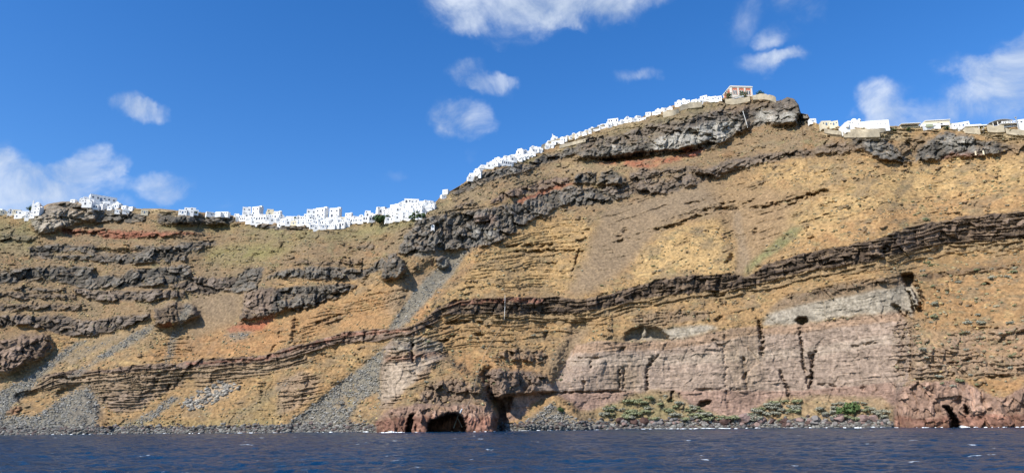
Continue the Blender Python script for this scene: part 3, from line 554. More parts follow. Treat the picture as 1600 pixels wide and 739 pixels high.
lum = colr.mean(-1, keepdims=True)
colr = mixc(colr, np.repeat(lum, 3, -1), .22)*np.array([.99, .968, .88])
colr = colr*(1-.30*smooth(.08, .24, lum))
colr = np.clip(colr, .012, .8)

# plateau behind the rim
back = [(8, -0.3), (30, 0.5), (80, -2), (160, -14), (320, -45), (700, -150)]
Xl, Yl, Zl, Cl = [Xw], [Yw], [Zw], [colr]
sm_top = gblur(Zw[-1:].astype(np.float32), 20, 1)[0]
for dd, dz in back:
    k = min(dd/60, 1)
    Dn = Df[-1]*(1-k)+gblur(Df[-1:].astype(np.float32), 25, 1)[0]*k + dd
    zt = (Zw[-1]*(1-k)+sm_top*k) + dz - 1.2*min(dd, 8)/8
    Xl.append((Dn*np.sin(th))[None]); Yl.append((Dn*np.cos(th))[None]); Zl.append(zt[None]); Cl.append(colr[-1:])
# sea floor skirt below the water
GX, GY, GZ = np.concatenate(Xl), np.concatenate(Yl), np.concatenate(Zl); GC = np.concatenate(Cl)
def grid_mesh(name, X, Y, Z, wrap=False):
    nr, nc = X.shape; me = bpy.data.meshes.new(name)
    me.vertices.add(nr*nc); co = np.stack([X, Y, Z], -1).astype(np.float32).reshape(-1); me.vertices.foreach_set('co', co)
    i = np.arange(nr*nc).reshape(nr, nc)
    q = np.stack([i[:-1, :-1], i[:-1, 1:], i[1:, 1:], i[1:, :-1]], -1).reshape(-1).astype(np.int32); nf = (nr-1)*(nc-1)
    me.loops.add(nf*4); me.loops.foreach_set('vertex_index', q); me.polygons.add(nf)
    me.polygons.foreach_set('loop_start', np.arange(0, nf*4, 4, dtype=np.int32)); me.polygons.foreach_set('loop_total', np.full(nf, 4, np.int32))
    me.update(calc_edges=True); return me
tm = grid_mesh('cliff', GX, GY, GZ)
ca = tm.color_attributes.new('rock', 'FLOAT_COLOR', 'POINT')
buf = np.ones((GX.size, 4), np.float32); buf[:, :3] = GC.reshape(-1, 3); ca.data.foreach_set('color', buf.reshape(-1))

def material(name):
    m = bpy.data.materials.new(name); m.use_nodes = True; t = m.node_tree; t.nodes.clear()
    b = N(t, 'ShaderNodeBsdfPrincipled'); o = N(t, 'ShaderNodeOutputMaterial'); LK(t, b.outputs[0], o.inputs[0]); return m, t, b
tmat, t, b = material('volcanic rock and dry grass')
at = N(t, 'ShaderNodeVertexColor', layer_name='rock'); tc = N(t, 'ShaderNodeTexCoord')
na = N(t, 'ShaderNodeTexNoise', i_Scale=.55, i_Detail=6.0, i_Roughness=.7); LK(t, tc.outputs['Object'], na.inputs['Vector'])
vo = N(t, 'ShaderNodeTexVoronoi', i_Scale=.75); LK(t, tc.outputs['Object'], vo.inputs['Vector'])
rA = N(t, 'ShaderNodeMapRange', n1=.3, n2=.7, n3=.58, n4=1.42); LK(t, na.outputs['Fac'], rA.inputs[0])
rB = N(t, 'ShaderNodeMapRange', n1=.1, n2=.75, n3=.78, n4=1.12); LK(t, vo.outputs['Distance'], rB.inputs[0])
mm = MATH(t, 'MULTIPLY', rA.outputs[0], rB.outputs[0])
vs = N(t, 'ShaderNodeVectorMath', operation='SCALE'); LK(t, at.outputs['Color'], vs.inputs[0]); LK(t, mm, vs.inputs['Scale'])
LK(t, vs.outputs[0], b.inputs['Base Color']); b.inputs['Roughness'].default_value = .95; b.inputs['Specular IOR Level'].default_value = .15
bp = N(t, 'ShaderNodeBump', i_Strength=.6, i_Distance=.5); LK(t, na.outputs['Fac'], bp.inputs['Height']); LK(t, bp.outputs[0], b.inputs['Normal'])
cliff = finish(link('hills', tm, tmat), 'structure')
print('terrain', GZ.max(), Df.min(), Df.max())

# ground lookup: photo pixel -> point on the terrain
_pi = np.stack([PX[::2, ::2].ravel(), PY[::2, ::2].ravel()], -1)
def ground(px, py, lift=0.0):
    d = ray(px, py); theta = math.atan2(d[0], d[1]); te = d[2]/math.hypot(d[0], d[1])
    j = int(np.clip(np.searchsorted(th, theta), 1, NC-2)); te = min(te, teR[j])
    i = (te-te0[j])/(teR[j]-te0[j])*(NR-1); i0 = int(np.clip(i, 0, NR-2)); f = i-i0
    Dd = Df[i0, j]*(1-f)+Df[i0+1, j]*f
    return Vector((Dd*math.sin(theta), Dd*math.cos(theta), HC+Dd*te+lift))

# ------------------------------------------------------------------ sea
rr = np.concatenate([np.geomspace(14, 900, 900), np.geomspace(950, 12000, 12)]); ta = np.linspace(-R(62), R(62), 1100)
RR, TA = np.meshgrid(rr, ta, indexing='ij'); wx, wy = RR*np.sin(TA), RR*np.cos(TA)
amp = np.where(RR < 900, 1.0, 0.0)
hz = 1.5*(.24*fbm(wx/6.5+wy/30, wy/4.2, 3, 201)+.13*ridged(wx/3.1, wy/2.0, 2, 211)+.16*pn(wx/17, wy/11, 221))*amp - .08
sm = grid_mesh('sea', wx, wy, hz)
for p in sm.polygons: pass
sm.polygons.foreach_set('use_smooth', np.ones(len(sm.polygons), bool))
wm, t, b = material('deep blue sea water')
tc = N(t, 'ShaderNodeTexCoord'); mp = N(t, 'ShaderNodeMapping'); LK(t, tc.outputs['Object'], mp.inputs[0]); mp.inputs['Scale'].default_value = (.55, 1.0, 1)
w1 = N(t, 'ShaderNodeTexNoise', i_Scale=.55, i_Detail=6.0, i_Roughness=.65); LK(t, mp.outputs[0], w1.inputs['Vector'])
w2n = N(t, 'ShaderNodeTexNoise', i_Scale=.14, i_Detail=3.0); LK(t, mp.outputs[0], w2n.inputs['Vector'])
bc = N(t, 'ShaderNodeMix', data_type='RGBA'); LK(t, w2n.outputs['Fac'], bc.inputs['Factor']); bc.inputs['A'].default_value = (.002, .017, .038, 1); bc.inputs['B'].default_value = (.003, .042, .105, 1)
# breaking crests
wc = N(t, 'ShaderNodeTexNoise', i_Scale=.33, i_Detail=7.0, i_Roughness=.62); LK(t, mp.outputs[0], wc.inputs['Vector'])
wr = N(t, 'ShaderNodeMapRange', n1=.665, n2=.70); LK(t, wc.outputs['Fac'], wr.inputs[0])
fc = N(t, 'ShaderNodeMix', data_type='RGBA'); LK(t, wr.outputs[0], fc.inputs['Factor']); LK(t, bc.outputs['Result'], fc.inputs['A']); fc.inputs['B'].default_value = (.75, .8, .82, 1)
LK(t, fc.outputs['Result'], b.inputs['Base Color'])
b.inputs['Roughness'].default_value = .12; b.inputs['Specular IOR Level'].default_value = .32; b.inputs['Specular Tint'].default_value = (.62, .85, 1, 1); b.inputs['IOR'].default_value = 1.33
bp = N(t, 'ShaderNodeBump', i_Strength=1.0, i_Distance=.8); LK(t, w1.outputs['Fac'], bp.inputs['Height']); LK(t, bp.outputs[0], b.inputs['Normal'])
finish(link('sea', sm, wm), 'structure')
# ------------------------------------------------------------------ things
rnd = random.Random(7)
def simple(name, col, rough=.8, var=0.0, scale=1.0):
    m, t, b = material(name); b.inputs['Roughness'].default_value = rough; b.inputs['Specular IOR Level'].default_value = .2
    n = N(t, 'ShaderNodeTexNoise', i_Scale=scale, i_Detail=4.0); tc = N(t, 'ShaderNodeTexCoord'); LK(t, tc.outputs['Object'], n.inputs['Vector'])
    r = N(t, 'ShaderNodeMapRange', n3=1-var, n4=1+var); LK(t, n.outputs['Fac'], r.inputs[0])
    v = N(t, 'ShaderNodeVectorMath', operation='SCALE'); v.inputs[0].default_value = col; LK(t, r.outputs[0], v.inputs['Scale']); LK(t, v.outputs[0], b.inputs['Base Color'])
    return m
M_white = simple('whitewash', (.78, .77, .74), .9, .06, .4); M_cream = simple('cream render', (.66, .58, .42), .9, .1, .4)
M_ochre = simple('ochre render', (.6, .42, .22), .9, .1, .4); M_dark = simple('dark glass and shade', (.09, .10, .12), .2, .2)  # dark glass, also paints the shade in doorways and open fronts
M_blue = simple('painted door', (.10, .16, .26), .5, .1); M_stone = simple('dry stone', (.40, .34, .24), .95, .6, .45)
M_salmon = simple('salmon render', (.58, .20, .12), .9, .08, .5); M_trim = simple('pale trim', (.75, .70, .60), .8, .05)
M_grey = simple('grey metal', (.35, .37, .38), .5, .1); M_leaf = simple('dark leaves', (.05, .085, .03), .8, .4, 3.0); M_leafg = simple('fresh leaves', (.08, .12, .04), .8, .4, 3.0)
M_sage = simple('grey green twigs', (.32, .31, .23), .9, .35, 2.0); M_sage2 = simple('dull olive twigs', (.25, .26, .14), .9, .35, 2.0); M_bark = simple('bark', (.1, .07, .05), .9, .2)
M_rock = simple('grey boulder', (.19, .17, .155), .95, .35, 1.5); M_rockp = simple('reddish boulder', (.24, .165, .14), .95, .35, 1.5); M_rockd = simple('dark wet boulder', (.085, .05, .04), .8, .3, 1.5)
M_foam = simple('foam', (.8, .83, .84), .9, .08, 3.0); M_green = simple('greenish panel', (.33, .36, .24), .8, .1); M_pipe = simple('white pipe', (.7, .7, .66), .6, .1)

def mesh_from(verts, faces, name='part'):
    me = bpy.data.meshes.new(name); me.from_pydata(verts, [], faces); me.update(); return me
def boxes(lst, name='part', bev=0):
    v, f = [], []
    for (cx, cy, cz, sx, sy, sz) in lst:
        k = len(v); x, y, z = sx/2, sy/2, sz/2
        v += [(cx+a*x, cy+b_*y, cz+c_*z) for a, b_, c_ in ((-1,-1,-1),(1,-1,-1),(1,1,-1),(-1,1,-1),(-1,-1,1),(1,-1,1),(1,1,1),(-1,1,1))]
        f += [tuple(k+i for i in q) for q in ((0,3,2,1),(4,5,6,7),(0,1,5,4),(1,2,6,5),(2,3,7,6),(3,0,4,7))]
    return mesh_from(v, f, name)
def body(w, d, h, cx=0, cy=0, z0=0, par=.5, foot=3.0):   # rendered block with parapet, reaching down into the slope
    L = [(cx, cy, (h+z0-foot)/2 if foot else z0+h/2, w, d, (h+z0+foot) if foot else h)]
    zt = z0+h+par/2; t = .3
    L += [(cx, cy-d/2+t/2+.003, zt, w-.006, t, par), (cx, cy+d/2-t/2-.003, zt, w-.006, t, par), (cx-w/2+t/2+.003, cy, zt, t, d-2*t-.02, par), (cx+w/2-t/2-.003, cy, zt, t, d-2*t-.02, par)]
    return L
def arch(w, h, y, cx=0, z0=0, th_=.12, n=7):              # arched opening panel
    pts = [(cx-w/2, z0), (cx+w/2, z0)] + [(cx+w/2*math.cos(math.pi*i/n), z0+h-w/2+w/2*math.sin(math.pi*i/n)) for i in range(n+1)]
    k = len(pts); v = [(x, y-th_, z) for x, z in pts]+[(x, y, z) for x, z in pts]
    f = [tuple(range(k)), tuple(range(2*k-1, k-1, -1))]+[(i, i+k, (i+1) % k+k, (i+1) % k) for i in range(k)]
    return mesh_from(v, f)
def vault(w, d, z0, cy=0, n=10, ry=1.0):
    v, f = [], []
    for y in (cy-d/2, cy+d/2):
        for i in range(n+1): a = math.pi*i/n; v.append((w/2*math.cos(a), y, z0+w/2*ry*math.sin(a)))
    for i in range(n): f.append((i, i+1, n+2+i, n+1+i))
    f += [tuple(range(n, -1, -1)), tuple(range(n+1, 2*n+2))]
    return mesh_from(v, f)
def dome(r, cx, cy, z0, n=14, m=6, drum=0.0):
    v, f = [], []
    rings = ([(r, z0)] if drum else []) + [(r*math.cos(math.pi/2*j/m), z0+drum+r*math.sin(math.pi/2*j/m)) for j in range(m)]
    for (q, z) in rings:
        for i in range(n): a = 2*math.pi*i/n; v.append((cx+q*math.cos(a), cy+q*math.sin(a), z))
    v.append((cx, cy, z0+drum+r)); top = len(v)-1
    for j in range(len(rings)-1):
        for i in range(n): f.append((j*n+i, j*n+(i+1) % n, (j+1)*n+(i+1) % n, (j+1)*n+i))
    for i in range(n): f.append(((len(rings)-1)*n+i, (len(rings)-1)*n+(i+1) % n, top))
    return mesh_from(v, f)
def pane(w, h, x, y, z): return boxes([(x, y-.04, z, w*.85, .1, h*.85)])

PROTO = {}
def proto(kind, parts): PROTO[kind] = parts
for wm_, sfx in ((M_white, ''), (M_cream, '_c'), (M_ochre, '_o')):
    proto('flat'+sfx, [('wall', boxes(body(7.5, 6, 3.4)), wm_), ('window', pane(1.1, 1.2, -2.2, -3, 1.8), M_dark), ('window', pane(1.1, 1.2, 2.3, -3, 1.8), M_dark), ('door', arch(1.3, 2.3, -3), M_blue)])
    proto('tall'+sfx, [('wall', boxes(body(7, 6, 6.6)+[(2.2, 1.5, 7.6, 2.4, 2.4, 2.0)]), wm_), ('window', pane(1.2, 1.3, -2, -3, 4.9), M_dark), ('window', pane(1.2, 1.3, 1.9, -3, 4.9), M_dark), ('window', pane(1.2, 1.2, 2, -3, 1.6), M_dark), ('door', arch(1.4, 2.4, -3, -1.6), M_dark)])
    proto('step'+sfx, [('wall', boxes(body(9.5, 6, 3.2)+body(6, 4, 3.0, -1.3, 1.3, 3.2, .5, 0)), wm_), ('window', pane(1.3, 1.3, -2.6, -.7, 5.0), M_dark), ('window', pane(1.1, 1.2, 3.1, -3, 1.7), M_dark), ('door', arch(1.7, 2.5, -3, -1.5), M_dark)])
proto('vault', [('wall', boxes([(0, 0, -1.1, 5.4, 7, 7.8)]), M_white), ('roof', vault(5.4, 7.2, 2.8), M_white), ('window', arch(1.0, 1.4, -3.62, 0, 3.2), M_dark), ('door', arch(1.3, 2.3, -3.5), M_blue), ('window', pane(.8, 1.1, -1.8, -3.5, 1.4), M_dark), ('window', pane(.8, 1.1, 1.8, -3.5, 1.4), M_dark)])
proto('twin', [('wall', boxes([(0, 0, -1.2, 9, 6, 7.6)]+[(0, -3.5, 1.0, 9.2, .3, 1.0)]), M_white), ('roof', vault(4.4, 6.2, 2.6), M_white), ('window', arch(1.0, 1.3, -3.0, -2.5, .9), M_dark), ('window', arch(1.0, 1.3, -3.0, 2.5, .9), M_dark)])
proto('arcade', [('wall', boxes(body(13, 5, 3.6)), M_white)]+[('window', arch(1.7, 2.5, -2.5, x, .2), M_dark) for x in (-4.6, -1.6, 1.5, 4.5)])
proto('long', [('wall', boxes(body(15, 6, 3.4)), M_white)]+[('window', pane(1.1, 1.2, x, -3, 1.9), M_dark) for x in (-6, -3.2, .5, 3, 5.8)]+[('door', arch(1.2, 2.3, -3, -1.4), M_blue)])
proto('chapel', [('wall', boxes(body(5.5, 7, 3.6)), M_white), ('dome', dome(2.1, 0, .5, 3.7, drum=.8), M_white), ('door', arch(1.3, 2.4, -3.5), M_blue), ('belfry', boxes([(-2.2, -3.0, 4.9, .9, .8, 2.6), (-2.2, -3.0, 6.5, .5, .5, .8)]), M_white)])
proto('terrace', [('wall', boxes([(0, 0, -2.4, 13, 5, 6.4), (0, -2.35, 1.3, 13.2, .28, 1.0)]), M_white), ('step', boxes([(5.2-i*.5, -2.8, -.2-i*.35, .9, .9, .6) for i in range(6)]), M_white), ('doorway', arch(1.6, 1.9, -2.5, -3.5, -1.6), M_dark)])
WORDS = {'flat':('small flat-roofed','house'), 'tall':('two-storey flat-roofed','house'), 'step':('stepped two-level','house'), 'vault':('barrel-vaulted','house'), 'twin':('narrow vaulted','house'), 'arcade':('long arched','house'), 'long':('long low','house'), 'chapel':('domed','chapel'), 'terrace':('walled','terrace')}
counts = {}
def place(kind, px, py, label, group=None, sc=1.0, rz=0.0, lift=0.0, back=0.0, name=None, cat=None, szz=1.0):
    p = ground(px, py, lift); th0 = math.atan2(p.x, p.y)
    p += Vector((math.sin(th0), math.cos(th0), 0))*back
    base = kind.split('_')[0]; cat = cat or WORDS[base][1]
    e = bpy.data.objects.new(name or {'house':'house', 'chapel':'chapel', 'terrace':'terrace'}[cat], None); COL.objects.link(e)
    e.location = p; e.rotation_euler = (0, 0, -th0*.35+rz); e.scale = (sc, sc, sc*szz); e.empty_display_size = 2
    finish(e, None, label, cat, group)
    for (pn_, me, mt) in PROTO[kind]:
        o = bpy.data.objects.new(pn_, me); COL.objects.link(o); o.parent = e
        if not me.materials: me.materials.append(mt)
    return e
def inpoly(x, y, poly):
    r = False
    for i in range(len(poly)):
        (ax, ay), (bx, by) = poly[i], poly[(i+1) % len(poly)]
        if (ay > y) != (by > y) and x < (bx-ax)*(y-ay)/(by-ay)+ax: r = not r
    return r
def cluster(poly, dx, dy, kinds, where, sc=1.0, seed=0, skip=0.05):
    rg = random.Random(seed); ys = [p[1] for p in poly]; xs = [p[0] for p in poly]
    y0, y1 = min(ys), max(ys); rows = max(1, int(round((y1-y0)/dy)))
    for r_ in range(rows+1):
        y = y0+dy*r_; x = min(xs)+rg.random()*dx
        while x < max(xs):
            if inpoly(x, y, poly) and rg.random() > skip:
                k = rg.choice(kinds); s = sc*rg.uniform(.82, 1.2)
                yy_ = y+rg.uniform(-.4, .4)*dy
                top = min(yy for yy in [q/2.0+y0 for q in range(int(2*(y1-y0))+2)] if inpoly(x, yy, poly)) if False else None
                t = (y-y0)/(y1-y0+.01); lv = 'highest' if t < .28 else 'middle' if t < .65 else 'lowest'
                wd, ct = WORDS[k.split('_')[0]]; col = {'c':'cream', 'o':'ochre'}.get(k.split('_')[1] if '_' in k else '', 'white')
                lab = f"{col} {wd} {ct} on the {lv} tier of {where}"
                place(k, x, yy_, lab, f"{col} {wd} {ct}s of the {lv} tier, {where}"[:120], s, rg.uniform(-.5, .5))
            x += dx*rg.uniform(.75, 1.3)
mix_ = ['flat','flat','step','tall','vault','terrace','arcade','twin']
low_ = ['flat','vault','step','terrace','twin','terrace']
cluster([(-120,332),(0,330),(40,331),(68,329),(66,342),(40,342),(0,336),(-120,340)], 11, 5.2, mix_+['flat_c'], 'the far left village', .6, 1)
cluster([(105,317),(158,317),(190,322),(216,327),(190,333),(170,331),(140,329),(130,321)], 11, 4.6, mix_, 'the village above the grey crag', .58, 2)
cluster([(280,331),(310,332),(306,337),(284,336)], 10, 4, ['flat','long','step'], 'the hamlet left of the middle', .62, 3)
cluster([(330,334),(348,336),(350,339),(330,338)], 10, 4, ['flat','long'], 'the tiny lava-rim hamlet', .55, 4)
cluster([(362,341),(376,337),(436,339),(480,344),(500,341),(560,342),(592,336),(586,344),(560,350),(535,356),(520,360),(494,360),(478,353),(440,352),(400,350),(372,345)], 8.4, 4.0, mix_+['flat_c','terrace','long','arcade'], 'the middle village', .56, 5, .03)
cluster([(590,333),(604,328),(632,320),(668,318),(680,319),(672,330),(655,340),(645,341),(632,343),(606,343),(598,339),(616,334)], 6.6, 3.0, low_+['arcade','tall'], 'the village above the twin bushes', .5, 6, .02)
cluster([(688,308),(700,299),(704,302),(692,310)], 8, 3.5, ['flat','vault'], 'the tiny steep-rim group', .42, 7)
cluster([(731,280),(754,264),(770,256),(790,249),(817,239),(845,233),(843,239),(825,245),(800,252),(786,261),(768,262),(752,268),(735,282)], 6.6, 2.9, low_+['arcade','step','terrace'], 'the steep ridge village', .5, 8, .02)
cluster([(848,230),(880,218),(920,206),(960,192),(1012,184),(1000,189),(960,197),(920,210),(880,222),(852,234)], 5.6, 3.0, ['flat','terrace','terrace','step','vault','twin','long'], 'the village below the summit', .46, 9, .03)
cluster([(1012,180),(1036,172),(1056,166),(1054,170),(1034,177),(1014,184)], 6.5, 3, ['flat','twin','terrace'], 'the ridge shoulder group', .48, 10)
cluster([(1052,166),(1080,160),(1110,156),(1130,155),(1128,158),(1100,160),(1080,163),(1056,168)], 6.5, 2.6, ['flat','long','terrace','twin','flat'], 'the row by the salmon mansion', .6, 11)
cluster([(1278,195),(1312,198),(1310,200),(1284,198)], 12, 3, ['flat','flat_c'], 'the rim left of the church', .7, 12)
cluster([(1386,198),(1428,199),(1424,201),(1388,200)], 12, 3, ['flat','long','flat_c'], 'the rim left of the villa', .7, 13)
cluster([(1484,199),(1508,201),(1506,203),(1486,202)], 11, 3, ['flat_c','flat'], 'the rim right of the villa', .7, 14)
cluster([(1594,200),(1700,203),(1690,206),(1594,204)], 12, 3, ['flat','step'], 'the far right rim', .9, 15)
# standouts
print('houses', sum(1 for o in COL.objects if o.get('category') == 'house'), sum(1 for o in COL.objects if o.get('category') == 'terrace'))
place('tall', 372+60, 337, 'cream two-storey block standing highest over the middle village', sc=.0+1.0, rz=.3, name='house') if False else None
place('tall', 385, 337, 'tall white block at the left end of the middle village', sc=.8, rz=.2)
place('tall', 402, 337, 'tall white block second from the left in the middle village', sc=.85, rz=-.4)
place('step_c', 424, 338, 'cream stepped block with a tree on its roof terrace', sc=.75, rz=.1)
place('tall', 486, 341, 'wide white two-storey block right of the village gap', sc=.85, rz=.15)
place('tall', 503, 340, 'tallest white block of the middle village', sc=.95, rz=-.35)
place('tall', 524, 341, 'lone tall white block near the right of the middle village', sc=.95, rz=-.2)
place('arcade', 643, 318, 'white arcaded hotel on the crest of the cascading village', sc=.7, rz=.1)
place('long', 160, 317, 'long white hotel on the crest above the big grey crag', sc=1.15, rz=.5)
place('long', 146, 318, 'cream-shaded long white building left of the crest hotel', sc=.9, rz=.4)
place('chapel', 58, 328, 'white chapel with round domes at the far left village', sc=.9)
place('chapel', 866, 221, 'small white chapel with belfry on the ridge edge', sc=.75, rz=.2)
place('flat_c', 226, 334, 'small cream hut on the bare brown slope', sc=.6, rz=.2)
place('arcade', 958, 190, 'white arched building on the skyline halfway up the ridge', sc=.6, rz=-.2)
place('vault', 676, 357, 'lone white hut tucked in the dark lava below the rim', sc=.38, rz=.1)
place('flat', 1269, 192, 'small white ruin-like cube behind the dark crag', sc=.55, rz=.1)

def thing(name, label, cat, loc, rz=0, group=None):
    e = bpy.data.objects.new(name, None); COL.objects.link(e); e.location = loc; e.rotation_euler = (0, 0, rz); return finish(e, None, label, cat, group)
def mpp(p): return Vector(p - Vector((0, 0, HC))).dot(Vector(tuple(RM @ np.array([0, 0, -1.]))))/F
def at_ground(px, py, lift=0, back=0):
    p = ground(px, py, lift); a = math.atan2(p.x, p.y); return p+Vector((math.sin(a), math.cos(a), 0))*back, -a
def tube(pts, r, name, mat, parent=None, n=6):
    v, f = [], []; pts = [Vector(p) for p in pts]
    for k, p in enumerate(pts):
        d = (pts[min(k+1, len(pts)-1)]-pts[max(k-1, 0)]).normalized(); u = d.cross(Vector((0, 0, 1))) if abs(d.z) < .9 else d.cross(Vector((1, 0, 0))); u.normalize(); w_ = d.cross(u)
        for i in range(n): a = 2*math.pi*i/n; v.append(tuple(p+r*(math.cos(a)*u+math.sin(a)*w_)))
    for k in range(len(pts)-1):
        for i in range(n): f.append((k*n+i, k*n+(i+1) % n, (k+1)*n+(i+1) % n, (k+1)*n+i))
    f += [tuple(range(n)), tuple(range(len(v)-1, len(v)-n-1, -1))]
    return link(name, mesh_from(v, f, name), mat, parent)

# the salmon mansion on the summit
p, az = at_ground(1153, 151, .5, 8); m_ = mpp(p); W = 34*m_; H = 15*m_; Dp = 14
ma = thing('mansion', 'salmon-pink mansion with cream pilasters crowning the summit', 'mansion', p, az+.42)
link('wall', boxes([(0, 0, H/2-3, W, Dp, H+6)]), M_salmon, ma)
link('cornice', boxes([(0, 0, H+.35, W+1.0, Dp+1.0, .8), (0, 0, H-.35, W+.5, Dp+.5, .5)]), M_trim, ma)
link('roof', boxes([(0, 0, H+1.0, W-.6, Dp-.6, .5)]), M_trim, ma)
link('plinth', boxes([(0, 0, -2.2, W+.5, Dp+.5, 6)]), M_trim, ma)
for i in range(4): link('pilaster', boxes([(-W/2+.5+i*(W-1)/3, -Dp/2-.15, H/2-.2, 1.1, .3, H-1)]), M_trim, ma)
for i in range(3): link('pilaster', boxes([(-W/2-.15, -Dp/2+.7+i*(Dp-1.4)/2, H/2-.2, .3, 1.1, H-1)]), M_trim, ma)
for i in range(6):
    x = -W/2+(W-1)/6*(i+.5)+.5+(.5 if i % 2 == 0 else -.5)
    f_ = link('window', arch(1.5, 3.6, -Dp/2, x, 1.2, .16), M_trim, ma); link('pane', arch(.9, 2.9, -Dp/2-.16, x, 1.5, .06), M_dark, f_)
# terrace with awning below the mansion
p, az = at_ground(1150, 159, 0, 2); m_ = mpp(p)
aw = thing('awning', 'long grey sloping awning on the terrace below the salmon mansion', 'awning', p, az-.18)
link('canopy', boxes([(0, 0, 3.2, 26*m_, 4, .35), (0, -2.05, 2.9, 26*m_, .1, .7)]), M_grey, aw)
for i in range(6): link('post', boxes([(-12*m_+i*24*m_/5, -1.8, .8, .25, .25, 5.0)]), M_grey, aw)
def flat_ground(*a_):
    p, az = at_ground(*a_); return p, az*.2
def stonewall(pts, h, label, th_=1.0, mat=M_stone, group=None, lift=0):
    v, f = [], []; fine_ = []
    for (x0, y0), (x1, y1) in zip(pts[:-1], pts[1:]):
        k = max(2, int(abs(x1-x0)/2.2)); fine_ += [(x0+(x1-x0)*i/k, y0+(y1-y0)*i/k) for i in range(k)]
    fine_.append(pts[-1]); P = [ground(x, y) for x, y in fine_]
    for _ in range(8): P = [P[0]]+[(P[i-1]+P[i]*2+P[i+1])/4 for i in range(1, len(P)-1)]+[P[-1]]
    c0 = P[0].copy(); n = len(P); h0 = h; hj = 0
    for q in P:
        d = Vector((q.x, q.y, 0)).normalized(); hj = .6*hj+.4*rnd.uniform(-1, 1); h = h0*(1+.45*hj)
        for (k, z) in ((-th_-1.2, -1.6), (-th_-1.0, h), (.8, h), (.8, -3)): v.append(tuple(q+d*k+Vector((0, 0, z+lift))-c0))
    for i in range(n-1):
        for j in range(4): f.append((i*4+j, (i+1)*4+j, (i+1)*4+(j+1) % 4, i*4+(j+1) % 4))
    f += [(0, 1, 2, 3), tuple(4*(n-1)+k for k in (3, 2, 1, 0))]
    o = link('retaining_wall', mesh_from(v, f), mat, None, c0); return finish(o, None, label, 'wall', group)
stonewall([(1036,183),(1044,181),(1053,180),(1061,176)], 3.2, 'lower length of the pale stone retaining wall on the ridge')
stonewall([(1062,173),(1070,169),(1083,168),(1097,166)], 2.8, 'upper length of the pale stone retaining wall on the ridge')
stonewall([(846,233),(858,227),(872,222),(884,219)], 2.2, 'cream stone wall under the ridge-edge chapel')
stonewall([(886,218),(905,212),(925,206),(944,199)], 1.4, 'cream stone wall along the middle of the ridge village')
stonewall([(874,231),(892,226),(915,220)], 1.0, 'narrow pale path wall crossing below the ridge village')
stonewall([(1133,161),(1145,163),(1160,160),(1172,157)], 2.6, 'stone wall carrying the awning terrace')
stonewall([(1176,155),(1190,154),(1203,155),(1213,160)], 2.6, 'pale stone wall on the summit right of the mansion')
stonewall([(1288,206),(1300,208),(1314,209)], 1.6, 'tall pale stone wall left of the domed church')
stonewall([(1316,207),(1345,206),(1384,205)], 1.0, 'brown stone wall below the domed church')
stonewall([(1318,213),(1345,213),(1375,212)], 2.0, 'lower stone wall below the domed church')
stonewall([(1508,206),(1520,207),(1532,208)], 2.0, 'stone wall under the flat-slab building')
stonewall([(1543,204),(1556,205),(1570,204)], 2.2, 'rough stone bastion under the arched canopy building')
stonewall([(1572,207),(1586,209),(1610,210)], 1.6, 'pale stone wall near the mast at the right edge')
stonewall([(1442,202),(1455,201),(1470,200)], 1.6, 'white terrace wall below the gabled villa', mat=M_white)
# domed church
p, az = flat_ground(1331, 201, -.3, 3); m_ = mpp(p)
ch = thing('church', 'white church with a large dome and a small bell cupola on the right rim', 'church', p, az+.05)
link('wall', boxes([(0, 0, 9*m_/2-1.5, 30*m_, 10, 9*m_+3), (-2*m_, -2, 10*m_, 18*m_, 6, 2.4*m_)]), M_white, ch)
link('buttress', boxes([(13*m_, -5.5, 2.2*m_, 5*m_, 1.5, 4.4*m_+2), (-13*m_, -5.4, 3.5*m_, 4*m_, 1.2, 7*m_)]), M_white, ch)
dm = link('dome', dome(4.6*m_, 3*m_, -1.5, 11.5*m_, drum=2.2*m_), M_white, ch); link('window', pane(.9*m_, 1.1*m_, 2.2*m_, -1.5-4.6*m_, 12.6*m_), M_dark, dm)
cu = link('cupola', dome(2.4*m_, 10*m_, -2.5, 9*m_, drum=5.4*m_), M_white, ch); link('arch_opening', arch(1.3*m_, 2.4*m_, -2.5-2.35*m_, 10*m_, 11*m_, .2), M_dark, cu)
for x in (-9, -7, -4): link('window', pane(1.2*m_, .9*m_, x*m_, -5.0, 7.8*m_), M_dark, ch)
link('window', pane(1.2*m_, 1.5*m_, 5*m_, -5.0, 5*m_), M_dark, ch)
p, az = flat_ground(1367, 200, 0, 3); m_ = mpp(p)
lb = thing('house', 'long white windowed building immediately right of the domed church', 'house', p, az-.05)
link('wall', boxes(body(34*m_, 9, 9*m_)), M_white, lb)
for x in (-8, -3.5, 0, 4, 12): link('window', pane(.9*m_, 1.1*m_, x*m_, -4.5, 4*m_), M_dark, lb)
